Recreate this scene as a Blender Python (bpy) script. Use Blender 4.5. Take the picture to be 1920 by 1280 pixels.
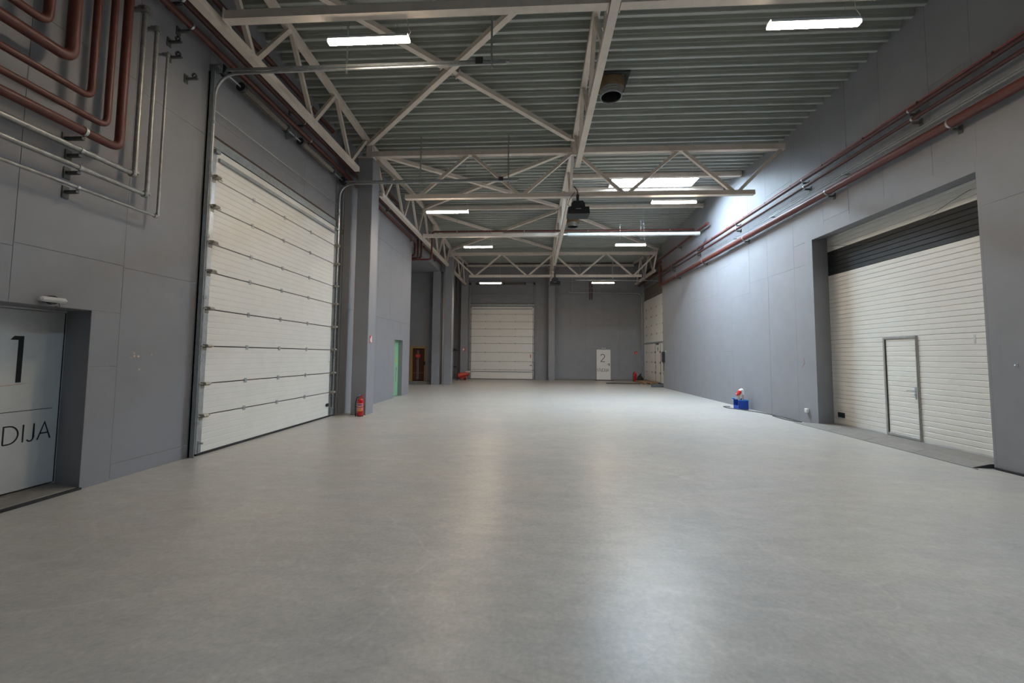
import bpy, math, random
from mathutils import Matrix, Vector

random.seed(7)
for o in list(bpy.data.objects):
    bpy.data.objects.remove(o, do_unlink=True)
scene = bpy.context.scene
C = scene.collection

# ---------------------------------------------------------------- camera
def look_matrix(yaw, pitch, roll):
    cy, sy, cp, sp, cr, sr = math.cos(yaw), math.sin(yaw), math.cos(pitch), math.sin(pitch), math.cos(roll), math.sin(roll)
    fw = Vector((sy * cp, cy * cp, sp)); rt = Vector((cy, -sy, 0)); dn = fw.cross(rt)
    r2 = cr * rt + sr * dn; d2 = -sr * rt + cr * dn
    return Matrix(((r2.x, -d2.x, -fw.x), (r2.y, -d2.y, -fw.y), (r2.z, -d2.z, -fw.z)))
cam_data = bpy.data.cameras.new('camera')
cam = bpy.data.objects.new('camera', cam_data); C.objects.link(cam)
cam_data.sensor_fit = 'HORIZONTAL'; cam_data.sensor_width = 36.0
cam_data.lens = 770 * 36 / 1920
cam_data.shift_x = (960 - 955.4) / 1920
cam_data.shift_y = (617.9 - 640) / 1920
cam_data.clip_start = 0.05; cam_data.clip_end = 200
M3 = look_matrix(math.radians(-3.354), math.radians(3.616), math.radians(-.508))
cam.matrix_world = Matrix.Translation((0, 0, 1.63)) @ M3.to_4x4()
scene.camera = cam

# ---------------------------------------------------------------- world, exposure
world = bpy.data.worlds.new('sky'); scene.world = world; world.use_nodes = True
bg = world.node_tree.nodes['Background']
bg.inputs['Color'].default_value = (0.62, 0.78, 1.0, 1); bg.inputs['Strength'].default_value = 1.0
scene.view_settings.view_transform = 'Standard'
scene.view_settings.look = 'None'
scene.view_settings.gamma = 1.0
scene.view_settings.use_curve_mapping = False
scene.view_settings.exposure = 1.2
LED_STRENGTH = 82.0
LED_COLOR = (1.0, 0.825, 0.63)
SKY_STRENGTH = 62.0
SKY_COLOR = (0.68, 0.85, 1.0)

# ---------------------------------------------------------------- materials
MATS = {}
def nodes_of(name):
    m = bpy.data.materials.new(name); m.use_nodes = True
    nt = m.node_tree; b = nt.nodes['Principled BSDF']
    MATS[name] = m
    return m, nt, b
def mat(name, col, rough=.6, metal=0.0, var=.12, scale=6.0, bump=.0, bscale=80.0, stretch=(1, 1, 1), rvar=.08, spec=.5):
    m, nt, b = nodes_of(name)
    tc = nt.nodes.new('ShaderNodeTexCoord'); mp = nt.nodes.new('ShaderNodeMapping')
    mp.inputs['Scale'].default_value = stretch
    geo = nt.nodes.new('ShaderNodeNewGeometry')
    nt.links.new(geo.outputs['Position'], mp.inputs['Vector'])
    n = nt.nodes.new('ShaderNodeTexNoise'); n.inputs['Scale'].default_value = scale; n.inputs['Detail'].default_value = 6
    n.inputs['Roughness'].default_value = .6
    nt.links.new(mp.outputs['Vector'], n.inputs['Vector'])
    r = nt.nodes.new('ShaderNodeMapRange'); r.inputs['From Min'].default_value = .25; r.inputs['From Max'].default_value = .75
    r.inputs['To Min'].default_value = 1 - var; r.inputs['To Max'].default_value = 1 + var
    nt.links.new(n.outputs['Fac'], r.inputs['Value'])
    mx = nt.nodes.new('ShaderNodeVectorMath'); mx.operation = 'SCALE'; mx.inputs[0].default_value = col
    nt.links.new(r.outputs['Result'], mx.inputs['Scale'])
    nt.links.new(mx.outputs['Vector'], b.inputs['Base Color'])
    rr = nt.nodes.new('ShaderNodeMapRange'); rr.inputs['To Min'].default_value = max(.02, rough - rvar); rr.inputs['To Max'].default_value = min(1, rough + rvar)
    nt.links.new(n.outputs['Fac'], rr.inputs['Value']); nt.links.new(rr.outputs['Result'], b.inputs['Roughness'])
    b.inputs['Metallic'].default_value = metal
    b.inputs['Specular IOR Level'].default_value = spec
    if bump:
        n2 = nt.nodes.new('ShaderNodeTexNoise'); n2.inputs['Scale'].default_value = bscale; n2.inputs['Detail'].default_value = 4
        nt.links.new(mp.outputs['Vector'], n2.inputs['Vector'])
        bp = nt.nodes.new('ShaderNodeBump'); bp.inputs['Strength'].default_value = bump; bp.inputs['Distance'].default_value = .004
        nt.links.new(n2.outputs['Fac'], bp.inputs['Height']); nt.links.new(bp.outputs['Normal'], b.inputs['Normal'])
    return m
def emit(name, col, strength):
    m, nt, b = nodes_of(name)
    b.inputs['Base Color'].default_value = (.8, .8, .8, 1)
    b.inputs['Emission Color'].default_value = (*col, 1); b.inputs['Emission Strength'].default_value = strength
    return m
mat('wall_paint', (.24, .242, .262), .62, var=.07, scale=2.2, bump=.15, bscale=140)
mat('wall_core', (.05, .05, .055), .9)
mat('wall_plain', (.24, .245, .265), .7, var=.08, scale=1.5)
mat('column_paint', (.255, .26, .283), .55, var=.07, scale=3)
mat('cream_steel', (.66, .585, .51), .5, var=.1, scale=5)
mat('deck', (.37, .39, .365), .5, metal=.15, var=.12, scale=2.5, stretch=(.35, 3, 3))
mat('roof_board', (.12, .12, .12), .9)
mat('red_pipe', (.1, .023, .016), .5, var=.22, scale=9, rvar=.12)
mat('dark_red_pipe', (.07, .021, .017), .55, var=.25, scale=9)
mat('galv', (.42, .44, .45), .38, metal=.75, var=.22, scale=14, rvar=.14)
mat('galv_dull', (.30, .33, .345), .5, metal=.45, var=.18, scale=12)
mat('frame_alu', (.43, .425, .41), .42, metal=.5, var=.15, scale=14)
mat('white_tube', (.42, .43, .43), .45, var=.05)
mat('bracket_dark', (.095, .1, .095), .6, metal=.3, var=.25, scale=25)
mat('bracket_steel', (.36, .34, .30), .5, metal=.3, var=.2, scale=20)
mat('galv_pipe', (.29, .29, .28), .42, metal=.6, var=.3, scale=16, rvar=.15)
mat('gate_white', (.74, .73, .69), .42, var=.035, scale=3, bump=.12, bscale=220)
mat('gate_grey', (.02, .023, .026), .5, var=.3, scale=90, bump=.5, bscale=260, spec=.3)
mat('door_white', (.62, .65, .655), .45, var=.04, scale=3)
mat('rubber', (.018, .019, .021), .75, var=.2)
mat('black_metal', (.022, .024, .028), .45, var=.2, scale=20)
mat('black_plastic', (.012, .02, .024), .42, var=.2, scale=15)
mat('ink', (.008, .009, .012), .5, var=.1)
mat('spring', (.2, .178, .15), .45, metal=.4, var=.3, scale=30)
mat('insulation', (.20, .135, .07), .95, var=.4, scale=40, bump=.8, bscale=60)
mat('white_enamel', (.6, .61, .61), .4, var=.04)
mat('fitting_grey', (.55, .58, .6), .5, var=.06)
mat('extinguisher_red', (.52, .012, .018), .28, var=.06)
mat('sign_red', (.55, .03, .03), .45, var=.05)
mat('sign_white', (.8, .8, .78), .5, var=.03)
mat('sign_green', (.02, .3, .14), .5, var=.05)
mat('label_blue', (.02, .05, .3), .5, var=.05)
mat('label_yellow', (.8, .45, .02), .5, var=.05)
mat('label_pink', (.75, .25, .2), .5, var=.1, scale=60)
mat('crate_blue', (.008, .06, .42), .4, var=.08)
mat('crate_blue_light', (.03, .3, .75), .4, var=.08)
mat('connector_red', (.6, .03, .03), .4, var=.06)
mat('heater_red', (.5, .05, .025), .4, var=.15, scale=20)
mat('cable_grey', (.06, .065, .07), .6, var=.15)
mat('wood_gold', (.32, .2, .085), .55, var=.25, scale=10, stretch=(1, 1, .2))
mat('wood_brown', (.075, .022, .012), .4, var=.25, scale=12, stretch=(1, 1, .15))
mat('pallet_wood', (.28, .17, .095), .8, var=.3, scale=14, stretch=(.3, 2, 2))
mat('green_paint', (.22, .47, .27), .45, var=.1)
mat('concrete_block', (.09, .1, .105), .9, var=.2, scale=20, bump=.6)
mat('ramp_steel', (.15, .145, .14), .55, metal=.3, var=.2, scale=18)
mat('step_concrete', (.2, .185, .165), .85, var=.2, scale=8, bump=.4)
mat('brown_seal', (.07, .04, .03), .8, var=.25)
mat('paint_chip', (.55, .42, .33), .8, var=.1)
mat('mat_dark', (.07, .06, .052), .85, var=.25, scale=10)
mat('brick_lintel', (.17, .14, .115), .9, var=.2, scale=14, bump=.5)
emit('led', LED_COLOR, LED_STRENGTH)
emit('skylight_glow', SKY_COLOR, SKY_STRENGTH)
def led_falloff():
    # the diodes face down: the flanks of the diffuser glow less than its underside
    nt = MATS['led'].node_tree; b = nt.nodes['Principled BSDF']
    geo = nt.nodes.new('ShaderNodeNewGeometry'); sep = nt.nodes.new('ShaderNodeSeparateXYZ')
    nt.links.new(geo.outputs['Normal'], sep.inputs['Vector'])
    r = nt.nodes.new('ShaderNodeMapRange'); r.inputs['From Min'].default_value = 0; r.inputs['From Max'].default_value = -.9
    r.inputs['To Min'].default_value = LED_STRENGTH * .12; r.inputs['To Max'].default_value = LED_STRENGTH
    nt.links.new(sep.outputs['Z'], r.inputs['Value']); nt.links.new(r.outputs['Result'], b.inputs['Emission Strength'])
led_falloff()

def floor_material():
    m, nt, b = nodes_of('floor_concrete')
    geo = nt.nodes.new('ShaderNodeNewGeometry')
    def noise(scale, stretch, detail=6, rough=.6, off=(0, 0, 0)):
        mp = nt.nodes.new('ShaderNodeMapping'); mp.inputs['Scale'].default_value = stretch; mp.inputs['Location'].default_value = off
        nt.links.new(geo.outputs['Position'], mp.inputs['Vector'])
        n = nt.nodes.new('ShaderNodeTexNoise'); n.inputs['Scale'].default_value = scale; n.inputs['Detail'].default_value = detail; n.inputs['Roughness'].default_value = rough
        nt.links.new(mp.outputs['Vector'], n.inputs['Vector']); return n
    def rng(s, a, b_, c, d):
        r = nt.nodes.new('ShaderNodeMapRange'); r.inputs['From Min'].default_value = a; r.inputs['From Max'].default_value = b_
        r.inputs['To Min'].default_value = c; r.inputs['To Max'].default_value = d
        nt.links.new(s, r.inputs['Value']); return r.outputs['Result']
    def mul(a, b_):
        x = nt.nodes.new('ShaderNodeMath'); x.operation = 'MULTIPLY'; nt.links.new(a, x.inputs[0]); nt.links.new(b_, x.inputs[1]); return x.outputs[0]
    big = noise(.55, (1, 1.6, 1), 5, .6)
    streak = noise(1.9, (.6, 2.0, 1), 10, .75, (3, 1, 0))
    fine = noise(28, (1, 1, 1), 6, .7)
    mid = noise(4.5, (1, 1.5, 1), 6, .65, (9, 2, 0))
    spots = noise(55, (1, 1, 1), 2, .5, (1, 7, 0))
    v = mul(mul(rng(big.outputs['Fac'], .3, .7, .93, 1.06), rng(streak.outputs['Fac'], .32, .7, .9, 1.07)),
            mul(rng(fine.outputs['Fac'], .3, .7, .87, 1.12), rng(mid.outputs['Fac'], .3, .7, .9, 1.08)))
    def vein(scale, off, wid, gain):
        n = noise(scale, (1, 1.4, 1), 3, .45, off)
        a = nt.nodes.new('ShaderNodeMath'); a.operation = 'SUBTRACT'; nt.links.new(n.outputs['Fac'], a.inputs[0]); a.inputs[1].default_value = .5
        c = nt.nodes.new('ShaderNodeMath'); c.operation = 'ABSOLUTE'; nt.links.new(a.outputs[0], c.inputs[0])
        return rng(c.outputs[0], 0, wid, gain, 1.0)
    v = mul(mul(v, vein(.33, (4, 4, 0), .005, 1.09)), vein(.5, (14, 1, 0), .004, .93))
    v = mul(v, rng(spots.outputs['Fac'], .2, .225, .75, 1.0))
    mixc = nt.nodes.new('ShaderNodeMix'); mixc.data_type = 'RGBA'
    mixc.inputs[6].default_value = (.43, .415, .392, 1); mixc.inputs[7].default_value = (.445, .418, .376, 1)
    nt.links.new(rng(big.outputs['Fac'], .35, .65, 0, 1), mixc.inputs[0])
    sc = nt.nodes.new('ShaderNodeVectorMath'); sc.operation = 'SCALE'
    nt.links.new(mixc.outputs[2], sc.inputs[0]); nt.links.new(v, sc.inputs['Scale'])
    nt.links.new(sc.outputs['Vector'], b.inputs['Base Color'])
    nt.links.new(rng(streak.outputs['Fac'], .3, .7, .29, .345), b.inputs['Roughness'])
    b.inputs['Specular IOR Level'].default_value = .24
    bp = nt.nodes.new('ShaderNodeBump'); bp.inputs['Strength'].default_value = .12; bp.inputs['Distance'].default_value = .004
    nt.links.new(mid.outputs['Fac'], bp.inputs['Height']); nt.links.new(bp.outputs['Normal'], b.inputs['Normal'])
    return m
floor_material()

def tread_material():
    m = mat('tread_plate', (.25, .23, .21), .55, metal=.3, var=.2, scale=14)
    nt = m.node_tree; b = nt.nodes['Principled BSDF']
    geo = nt.nodes.new('ShaderNodeNewGeometry')
    w = nt.nodes.new('ShaderNodeTexChecker'); w.inputs['Scale'].default_value = 45
    nt.links.new(geo.outputs['Position'], w.inputs['Vector'])
    bp = nt.nodes.new('ShaderNodeBump'); bp.inputs['Strength'].default_value = .6; bp.inputs['Distance'].default_value = .006
    nt.links.new(w.outputs['Fac'], bp.inputs['Height']); nt.links.new(bp.outputs['Normal'], b.inputs['Normal'])
tread_material()

# ---------------------------------------------------------------- mesh helpers
class MB:
    def __init__(self): self.v = []; self.f = []
    def add(self, vs, fs):
        n = len(self.v); self.v += [tuple(p) for p in vs]; self.f += [tuple(i + n for i in q) for q in fs]; return self
    def box(self, x0, x1, y0, y1, z0, z1, bev=0.0):
        if x0 > x1: x0, x1 = x1, x0
        if y0 > y1: y0, y1 = y1, y0
        if z0 > z1: z0, z1 = z1, z0
        if bev <= 0:
            vs = [(x, y, z) for z in (z0, z1) for y in (y0, y1) for x in (x0, x1)]
            return self.add(vs, [(0, 2, 3, 1), (4, 5, 7, 6), (0, 1, 5, 4), (2, 6, 7, 3), (0, 4, 6, 2), (1, 3, 7, 5)])
        b = min(bev, (x1 - x0) / 2.01, (y1 - y0) / 2.01, (z1 - z0) / 2.01)
        P = {}; vs = []
        for sx in (0, 1):
            for sy in (0, 1):
                for sz in (0, 1):
                    for ax in range(3):
                        p = [x1 if sx else x0, y1 if sy else y0, z1 if sz else z0]
                        d = [(-b if sx else b), (-b if sy else b), (-b if sz else b)]
                        for k in range(3):
                            if k != ax: p[k] += d[k]
                        P[(sx, sy, sz, ax)] = len(vs); vs.append(p)
        fs = []
        def fc(ids):
            pts = [Vector(vs[i]) for i in ids]; cen = sum(pts, Vector()) / len(pts)
            nrm = (pts[1] - pts[0]).cross(pts[2] - pts[0]); out = cen - Vector(((x0 + x1) / 2, (y0 + y1) / 2, (z0 + z1) / 2))
            fs.append(tuple(ids) if nrm.dot(out) > 0 else tuple(reversed(ids)))
        for ax in range(3):
            o1, o2 = [k for k in range(3) if k != ax]
            for s in (0, 1):
                ids = []
                for a, c in ((0, 0), (1, 0), (1, 1), (0, 1)):
                    k = [0, 0, 0]; k[ax] = s; k[o1] = a; k[o2] = c; ids.append(P[(*k, ax)])
                fc(ids)
            for a in (0, 1):
                for c in (0, 1):
                    k0 = [0, 0, 0]; k0[o1] = a; k0[o2] = c; k1 = list(k0); k1[ax] = 1
                    fc([P[(*k0, o1)], P[(*k1, o1)], P[(*k1, o2)], P[(*k0, o2)]])
        for sx in (0, 1):
            for sy in (0, 1):
                for sz in (0, 1): fc([P[(sx, sy, sz, 0)], P[(sx, sy, sz, 1)], P[(sx, sy, sz, 2)]])
        return self.add(vs, fs)
    def bar(self, p0, p1, w, h, up=(0, 0, 1)):
        p0, p1 = Vector(p0), Vector(p1); d = (p1 - p0).normalized(); up = Vector(up)
        if abs(d.dot(up)) > .99: up = Vector((0, 1, 0))
        s = d.cross(up).normalized(); u = s.cross(d).normalized()
        vs = []
        for p in (p0, p1):
            for a, c in ((-1, -1), (1, -1), (1, 1), (-1, 1)): vs.append(p + s * a * w / 2 + u * c * h / 2)
        return self.add(vs, [(0, 3, 2, 1), (4, 5, 6, 7), (0, 1, 5, 4), (1, 2, 6, 5), (2, 3, 7, 6), (3, 0, 4, 7)])
    def tube(self, pts, r, n=10, caps=True, closed=False):
        pts = [Vector(p) for p in pts]; m = len(pts)
        rs = r if isinstance(r, (list, tuple)) else [r] * m
        tan = []
        for i in range(m):
            if closed: t = pts[(i + 1) % m] - pts[i - 1]
            else: t = pts[min(i + 1, m - 1)] - pts[max(i - 1, 0)]
            tan.append(t.normalized())
        a = Vector((0, 0, 1)) if abs(tan[0].z) < .9 else Vector((1, 0, 0))
        u = tan[0].cross(a).normalized(); vs = []
        for i in range(m):
            u = (u - tan[i] * u.dot(tan[i])).normalized(); w = tan[i].cross(u)
            for k in range(n):
                an = 2 * math.pi * k / n; vs.append(pts[i] + (u * math.cos(an) + w * math.sin(an)) * rs[i])
        fs = []
        for i in range(m if closed else m - 1):
            j = (i + 1) % m
            for k in range(n):
                k2 = (k + 1) % n; fs.append((i * n + k, i * n + k2, j * n + k2, j * n + k))
        if caps and not closed:
            fs.append(tuple(reversed(range(n)))); fs.append(tuple((m - 1) * n + k for k in range(n)))
        return self.add(vs, fs)
    def lathe(self, prof, c=(0, 0, 0), n=20, axis=(0, 0, 1)):
        axis = Vector(axis).normalized(); a = Vector((0, 0, 1)) if abs(axis.z) < .9 else Vector((1, 0, 0))
        u = axis.cross(a).normalized(); w = axis.cross(u); c = Vector(c); vs = []; fs = []
        for r, h in prof:
            for k in range(n):
                an = 2 * math.pi * k / n; vs.append(c + axis * h + (u * math.cos(an) + w * math.sin(an)) * max(r, 1e-4))
        for i in range(len(prof) - 1):
            for k in range(n):
                k2 = (k + 1) % n; fs.append((i * n + k, i * n + k2, (i + 1) * n + k2, (i + 1) * n + k))
        return self.add(vs, fs)
    def prism(self, poly, fn, t0, t1):
        """closed 2d polygon (a, b) swept from t0 to t1; fn(a, b, t) -> xyz"""
        n = len(poly); vs = [fn(a, b, t0) for a, b in poly] + [fn(a, b, t1) for a, b in poly]
        fs = [(k, (k + 1) % n, n + (k + 1) % n, n + k) for k in range(n)] + [tuple(reversed(range(n))), tuple(range(n, 2 * n))]
        return self.add(vs, fs)

def rounded(pts, rad, n=5):
    pts = [Vector(p) for p in pts]; out = [pts[0]]
    for i in range(1, len(pts) - 1):
        a = (pts[i - 1] - pts[i]); b = (pts[i + 1] - pts[i]); d = min(rad, a.length * .49, b.length * .49)
        pa = pts[i] + a.normalized() * d; pb = pts[i] + b.normalized() * d
        for k in range(n + 1):
            t = k / n; out.append(pa * (1 - t) ** 2 + pts[i] * 2 * t * (1 - t) + pb * t * t)
    out.append(pts[-1]); return out

def obj(name, mb, material, parent=None, smooth=False, loc=None, world_space=True):
    """one mesh object; vertices are in world space (root unrotated) unless world_space is False"""
    me = bpy.data.meshes.new(name)
    off = Vector((0, 0, 0))
    if world_space:
        r = parent
        while r is not None:
            off += r.location; r = r.parent
        if parent is None and loc is not None: off = Vector(loc)
    me.from_pydata([Vector(p) - off for p in mb.v], [], mb.f)
    me.validate(); me.update()
    import bmesh
    bm = bmesh.new(); bm.from_mesh(me); bmesh.ops.recalc_face_normals(bm, faces=bm.faces); bm.to_mesh(me); bm.free()
    if smooth:
        for p in me.polygons: p.use_smooth = True
        try: me.set_sharp_from_angle(angle=math.radians(40))
        except Exception: pass
    me.materials.append(MATS[material])
    o = bpy.data.objects.new(name, me); C.objects.link(o)
    if parent is not None: o.parent = parent
    elif loc is not None: o.location = loc
    return o
def tag(o, label, cat=None, group=None, kind=None):
    o['label'] = label
    if cat: o['category'] = cat
    if group: o['group'] = group
    if kind: o['kind'] = kind
    return o
def thing(name, loc, label, cat, group=None, rotz=0.0, kind=None):
    o = bpy.data.objects.new(name, None); C.objects.link(o); o.empty_display_size = .2
    o.location = loc; o.rotation_euler = (0, 0, rotz)
    return tag(o, label, cat, group, kind)
def dup(root, loc, label, rotz=None):
    r = root.copy(); C.objects.link(r); r.location = loc; r['label'] = label
    if rotz is not None: r.rotation_euler = (0, 0, rotz)
    for ch in list(root.children):
        c = ch.copy(); C.objects.link(c); c.parent = r
        for g in list(ch.children):
            d = g.copy(); C.objects.link(d); d.parent = c
    return r
def share(src, name, parent, loc=(0, 0, 0)):
    o = bpy.data.objects.new(name, src.data); C.objects.link(o); o.parent = parent; o.location = loc; return o

# ---------------------------------------------------------------- dimensions
XL, XR = -5.38, 6.9            # side walls
XL2 = -5.25                    # left wall beyond the first column
T2, T3, YB, YF = 11.15, 22.65, 28.4, -6.1
R0, R1, R2 = -6.1, 5.4, 16.9
PROF = [(YF - .2, 8.02), (-.35, 7.66), (5.4, 8.0), (11.15, 7.65), (16.9, 7.97), (22.65, 7.66), (28.6, 8.12)]
def deck(y):
    for (a, za), (b, zb) in zip(PROF, PROF[1:]):
        if y <= b: return za + (zb - za) * (y - a) / (b - a)
    return PROF[-1][1]
SKY = [(2.72, 5.66, 13.9, 14.86), (4.0, 5.0, -1.3, -.34)]   # seen roof light, then one added behind the camera: x0 x1 y0 y1

# ---------------------------------------------------------------- floor and roof
fl = obj('floor', MB().box(-9.6, 8.2, YF - .2, 29.0, -.2, 0), 'floor_concrete')
tag(fl, 'wide polished grey concrete hall floor with faint streaks', 'floor', kind='structure')

def roof():
    mb = MB()
    xs = [-9.6, 2.72, 4.0, 5.0, 5.66, 8.2]
    ys = sorted({p[0] for p in PROF} | {s[2] for s in SKY} | {s[3] for s in SKY}); ys[-1] = 28.9
    for i in range(5):
        for a, b in zip(ys, ys[1:]):
            if any(s[0] - .01 <= xs[i] and xs[i + 1] <= s[1] + .01 and s[2] - .01 <= a and b <= s[3] + .01 for s in SKY): continue
            vs = []
            for dz in (.155, .25):
                for y in (a, b):
                    for x in (xs[i], xs[i + 1]): vs.append((x, y, deck(y) + dz))
            mb.add(vs, [(0, 2, 3, 1), (4, 5, 7, 6), (0, 1, 5, 4), (2, 6, 7, 3), (0, 4, 6, 2), (1, 3, 7, 5)])
    root = obj('ceiling', mb, 'roof_board')
    tag(root, 'ribbed galvanised steel roof deck over the whole hall', 'ceiling', kind='structure')
    pitch, d = .26, .148
    cell = [(0, d), (.085, d), (.096, d * .55), (.103, d * .5), (.108, d * .12), (.116, 0), (.168, 0), (.176, d * .12), (.181, d * .5), (.188, d * .55), (.199, d)]
    nrib = 4
    y = YF
    k = 0
    while y < 28.4:
        prof = []
        for r in range(nrib):
            for a, h in cell:
                yy = y + r * pitch + a
                if yy <= 28.6: prof.append((yy, h))
        yend = min(y + nrib * pitch, 28.6); prof.append((yend, d))
        spans = [(-5.45, 1.12), (1.08, 6.95 if y < 21.4 else 8.1)]
        if 16.6 < y + .5 < 23.4: spans[0] = (-5.45, 1.12)
        for si, (a, b) in enumerate(spans):
            cuts = [(a, b)]
            for s in SKY:
                if s[3] > y and s[2] < yend and a < s[0]: cuts = [(a, s[0]), (s[1], b)] if True else cuts
            hole = [s for s in SKY if s[3] > y + .01 and s[2] < yend - .01]
            sm = MB(); lift = .004 * si
            def strip(a, b, pr):
                n = len(pr)
                if n < 2: return
                vs = [(x, yy, deck(yy) + h + lift) for x in (a, b) for yy, h in pr] + [(x, yy, deck(yy) + h + lift + .003) for x in (a, b) for yy, h in pr]
                fs = []
                for q in range(n - 1):
                    fs += [(q, n + q, n + q + 1, q + 1), (2 * n + q, 2 * n + q + 1, 3 * n + q + 1, 3 * n + q), ]
                    fs += [(q, q + 1, 2 * n + q + 1, 2 * n + q), (n + q, 3 * n + q, 3 * n + q + 1, n + q + 1)]
                sm.add(vs, fs)
            if hole and si == 1:
                s = hole[0]
                strip(a, s[0], prof); strip(s[1], b, prof)
                strip(s[0], s[1], [p for p in prof if p[0] <= s[2]]); strip(s[0], s[1], [p for p in prof if p[0] >= s[3]])
            else: strip(a, b, prof)
            obj('deck_sheet', sm, 'deck', root)
        y += nrib * pitch; k += 1
    return root
ceiling = roof()

def skylight(s, n, label):
    x0, x1, y0, y1 = s; ym = (y0 + y1) / 2; z = deck(ym)
    root = thing('window_%d' % n, (x0, y0, z), label, 'skylight', kind='structure')
    t = .03; zt = z + .2; zb = z - .03
    c = MB()
    c.box(x0 - t, x0, y0 - t, y1 + t, zb, zt); c.box(x1, x1 + t, y0 - t, y1 + t, zb, zt)
    c.box(x0, x1, y0 - t, y0, zb, zt); c.box(x0, x1, y1, y1 + t, zb, zt)
    obj('upstand', c, 'white_enamel', root)
    xm = (x0 + x1) / 2
    obj('pane', MB().box(x0, xm - .012, y0, y1, zt - .03, zt), 'skylight_glow', root)
    obj('pane', MB().box(xm + .012, x1, y0, y1, zt - .03, zt), 'skylight_glow', root)
    obj('glazing_bar', MB().box(xm - .02, xm + .02, y0, y1, zt - .07, zt + .02), 'fitting_grey', root)
skylight(SKY[0], 1, 'bright rectangular roof light between two roof beams on the right')
skylight(SKY[1], 2, 'unseen rectangular roof light added behind the camera for cool foreground light')  # added out of view to cast cool light on the foreground
for i, (yy, lab) in enumerate(((13.72, 'flat cream roof beam on the near side of the bright skylight'), (15.04, 'flat cream roof beam on the far side of the bright skylight'))):
    b = MB().box(1.15, 6.86, yy - .07, yy + .07, deck(yy) - .15, deck(yy) + .01, .006)
    o = obj('roof_beam', b, 'cream_steel', loc=(1.15, yy, deck(yy) - .15)); tag(o, lab, 'beam', 'trimmer beams beside the skylight')

# ---------------------------------------------------------------- walls
def minus(rect, holes):
    out = [rect]
    for h in holes:
        nxt = []
        for (a0, a1, z0, z1) in out:
            if h[1] <= a0 or h[0] >= a1 or h[3] <= z0 or h[2] >= z1: nxt.append((a0, a1, z0, z1)); continue
            if h[2] > z0: nxt.append((a0, a1, z0, h[2]))
            if h[3] < z1: nxt.append((a0, a1, h[3], z1))
            lo, hi = max(z0, h[2]), min(z1, h[3])
            if h[0] > a0: nxt.append((a0, h[0], lo, hi))
            if h[1] < a1: nxt.append((h[1], a1, lo, hi))
        out = nxt
    return out
def wall(name, axis, plane, sign, a0, a1, z0, z1, holes, seams_a, seams_z, label, core=.22, parent=None, paint='wall_paint', gap=.0028, grow=.0):
    """axis 'x': wall at X=plane running along Y; sign = direction of the room"""
    t = .014
    def place(mb, r, w0, w1, bev=0):
        lo, hi = plane + sign * w0, plane + sign * w1
        if axis == 'x': mb.box(lo, hi, r[0], r[1], r[2], r[3], bev)
        else: mb.box(r[0], r[1], lo, hi, r[2], r[3], bev)
    cm = MB()
    for r in minus((a0, a1, z0, z1), [(h[0] - grow, h[1] + grow, h[2], h[3] + grow) for h in holes]): place(cm, r, -core, -t)
    root = obj(name, cm, 'wall_core', parent)
    if parent is None: tag(root, label, 'wall', kind='structure')
    sa = [a0] + [s for s in seams_a if a0 + .05 < s < a1 - .05] + [a1]
    for i, (p, q) in enumerate(zip(sa, sa[1:])):
        sz = seams_z[i % len(seams_z)]
        sz = [z0] + [s for s in sz if z0 + .05 < s < z1 - .05] + [z1]
        for u, v in zip(sz, sz[1:]):
            for r in minus((p, q, u, v), holes):
                if r[1] - r[0] < .02 or r[3] - r[2] < .02: continue
                g = gap / 2; pm = MB(); jit = random.uniform(-.0015, .0015)
                place(pm, (r[0] + g, r[1] - g, r[2] + g * (r[2] > 0), r[3] - g), -t, jit, .002)
                obj('wall_panel', pm, paint, root)
    return root
def seq(a, b, st):
    out = []; x = a
    while x < b: out.append(x); x += st
    return out

# left wall, near part: studio door recess and the big gate in front of it
D1 = (3.72, 4.68, -.01, 2.135)   # opening in the face; the jamb flares behind it
LG = (6.3, 10.58, -.01, 5.06)
wl = wall('wall_left', 'x', XL, 1, YF, 10.98, 0, 8.2, [D1, LG], [-4.4, -3.2, -2.0, -.8, .4, 1.6, 2.75, 3.88, 5.03, 6.22, 7.6, 9.1],
          [[2.82, 5.3], [2.72, 5.3], [1.45, 2.76, 5.3], [.2, 2.74, 5.2], [5.55, 6.6], [5.55, 6.6]], 'blue-grey panelled wall with pipes and a studio door on the left', grow=.16)
wl2 = wall('wall_left_far', 'x', XL2, 1, 10.98, 17.15, 0, 8.2, [(15.3, 16.24, -.01, 2.2)], seq(12.2, 17, 1.25), [[2.9, 5.6], [2.9, 5.6]],
           'blue-grey panelled wall with the green door behind the first column', grow=.03)
obj('return_face', MB().box(XL - .2, XL2 - .002, 10.9, 10.98, 0, 8.2), 'wall_paint', wl2)
obj('end_face', MB().box(-5.55, XL2 - .004, 17.14, 17.17, 0, 8.2, .002), 'wall_paint', wl2)
# recess on the left
rc = obj('wall_recess', MB().box(-9.6, -9.4, 17.0, 23.1, 0, 6.5).box(-9.6, -5.5, 16.95, 17.12, 0, 6.5), 'wall_plain')
tag(rc, 'dark blue-grey wall of the recess behind the left wall', 'wall', kind='structure')
rb = wall('wall_recess_back', 'y', 22.95, -1, -9.4, -5.2, 0, 6.4, [(-7.0, -6.08, .16, 2.12)], [-8.2, -7.0, -5.9], [[2.9], [2.9]], 'dark blue-grey recess wall around the brown double door')
so = obj('trim_soffit', MB().box(-9.4, XL2, 17.15, 22.9, 6.3, 6.5).box(-5.45, XL2, 17.15, 22.95, 6.5, 8.2), 'wall_plain')
tag(so, 'grey soffit and lintel above the dark left recess', 'soffit', kind='structure')
wld = wall('wall_left_end', 'x', -5.4, 1, 22.95, YB + .1, 0, 8.3, [], [24.2, 25.5, 26.8], [[2.9, 5.6]], 'shaded grey wall between the far left column and the back gate')
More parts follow.
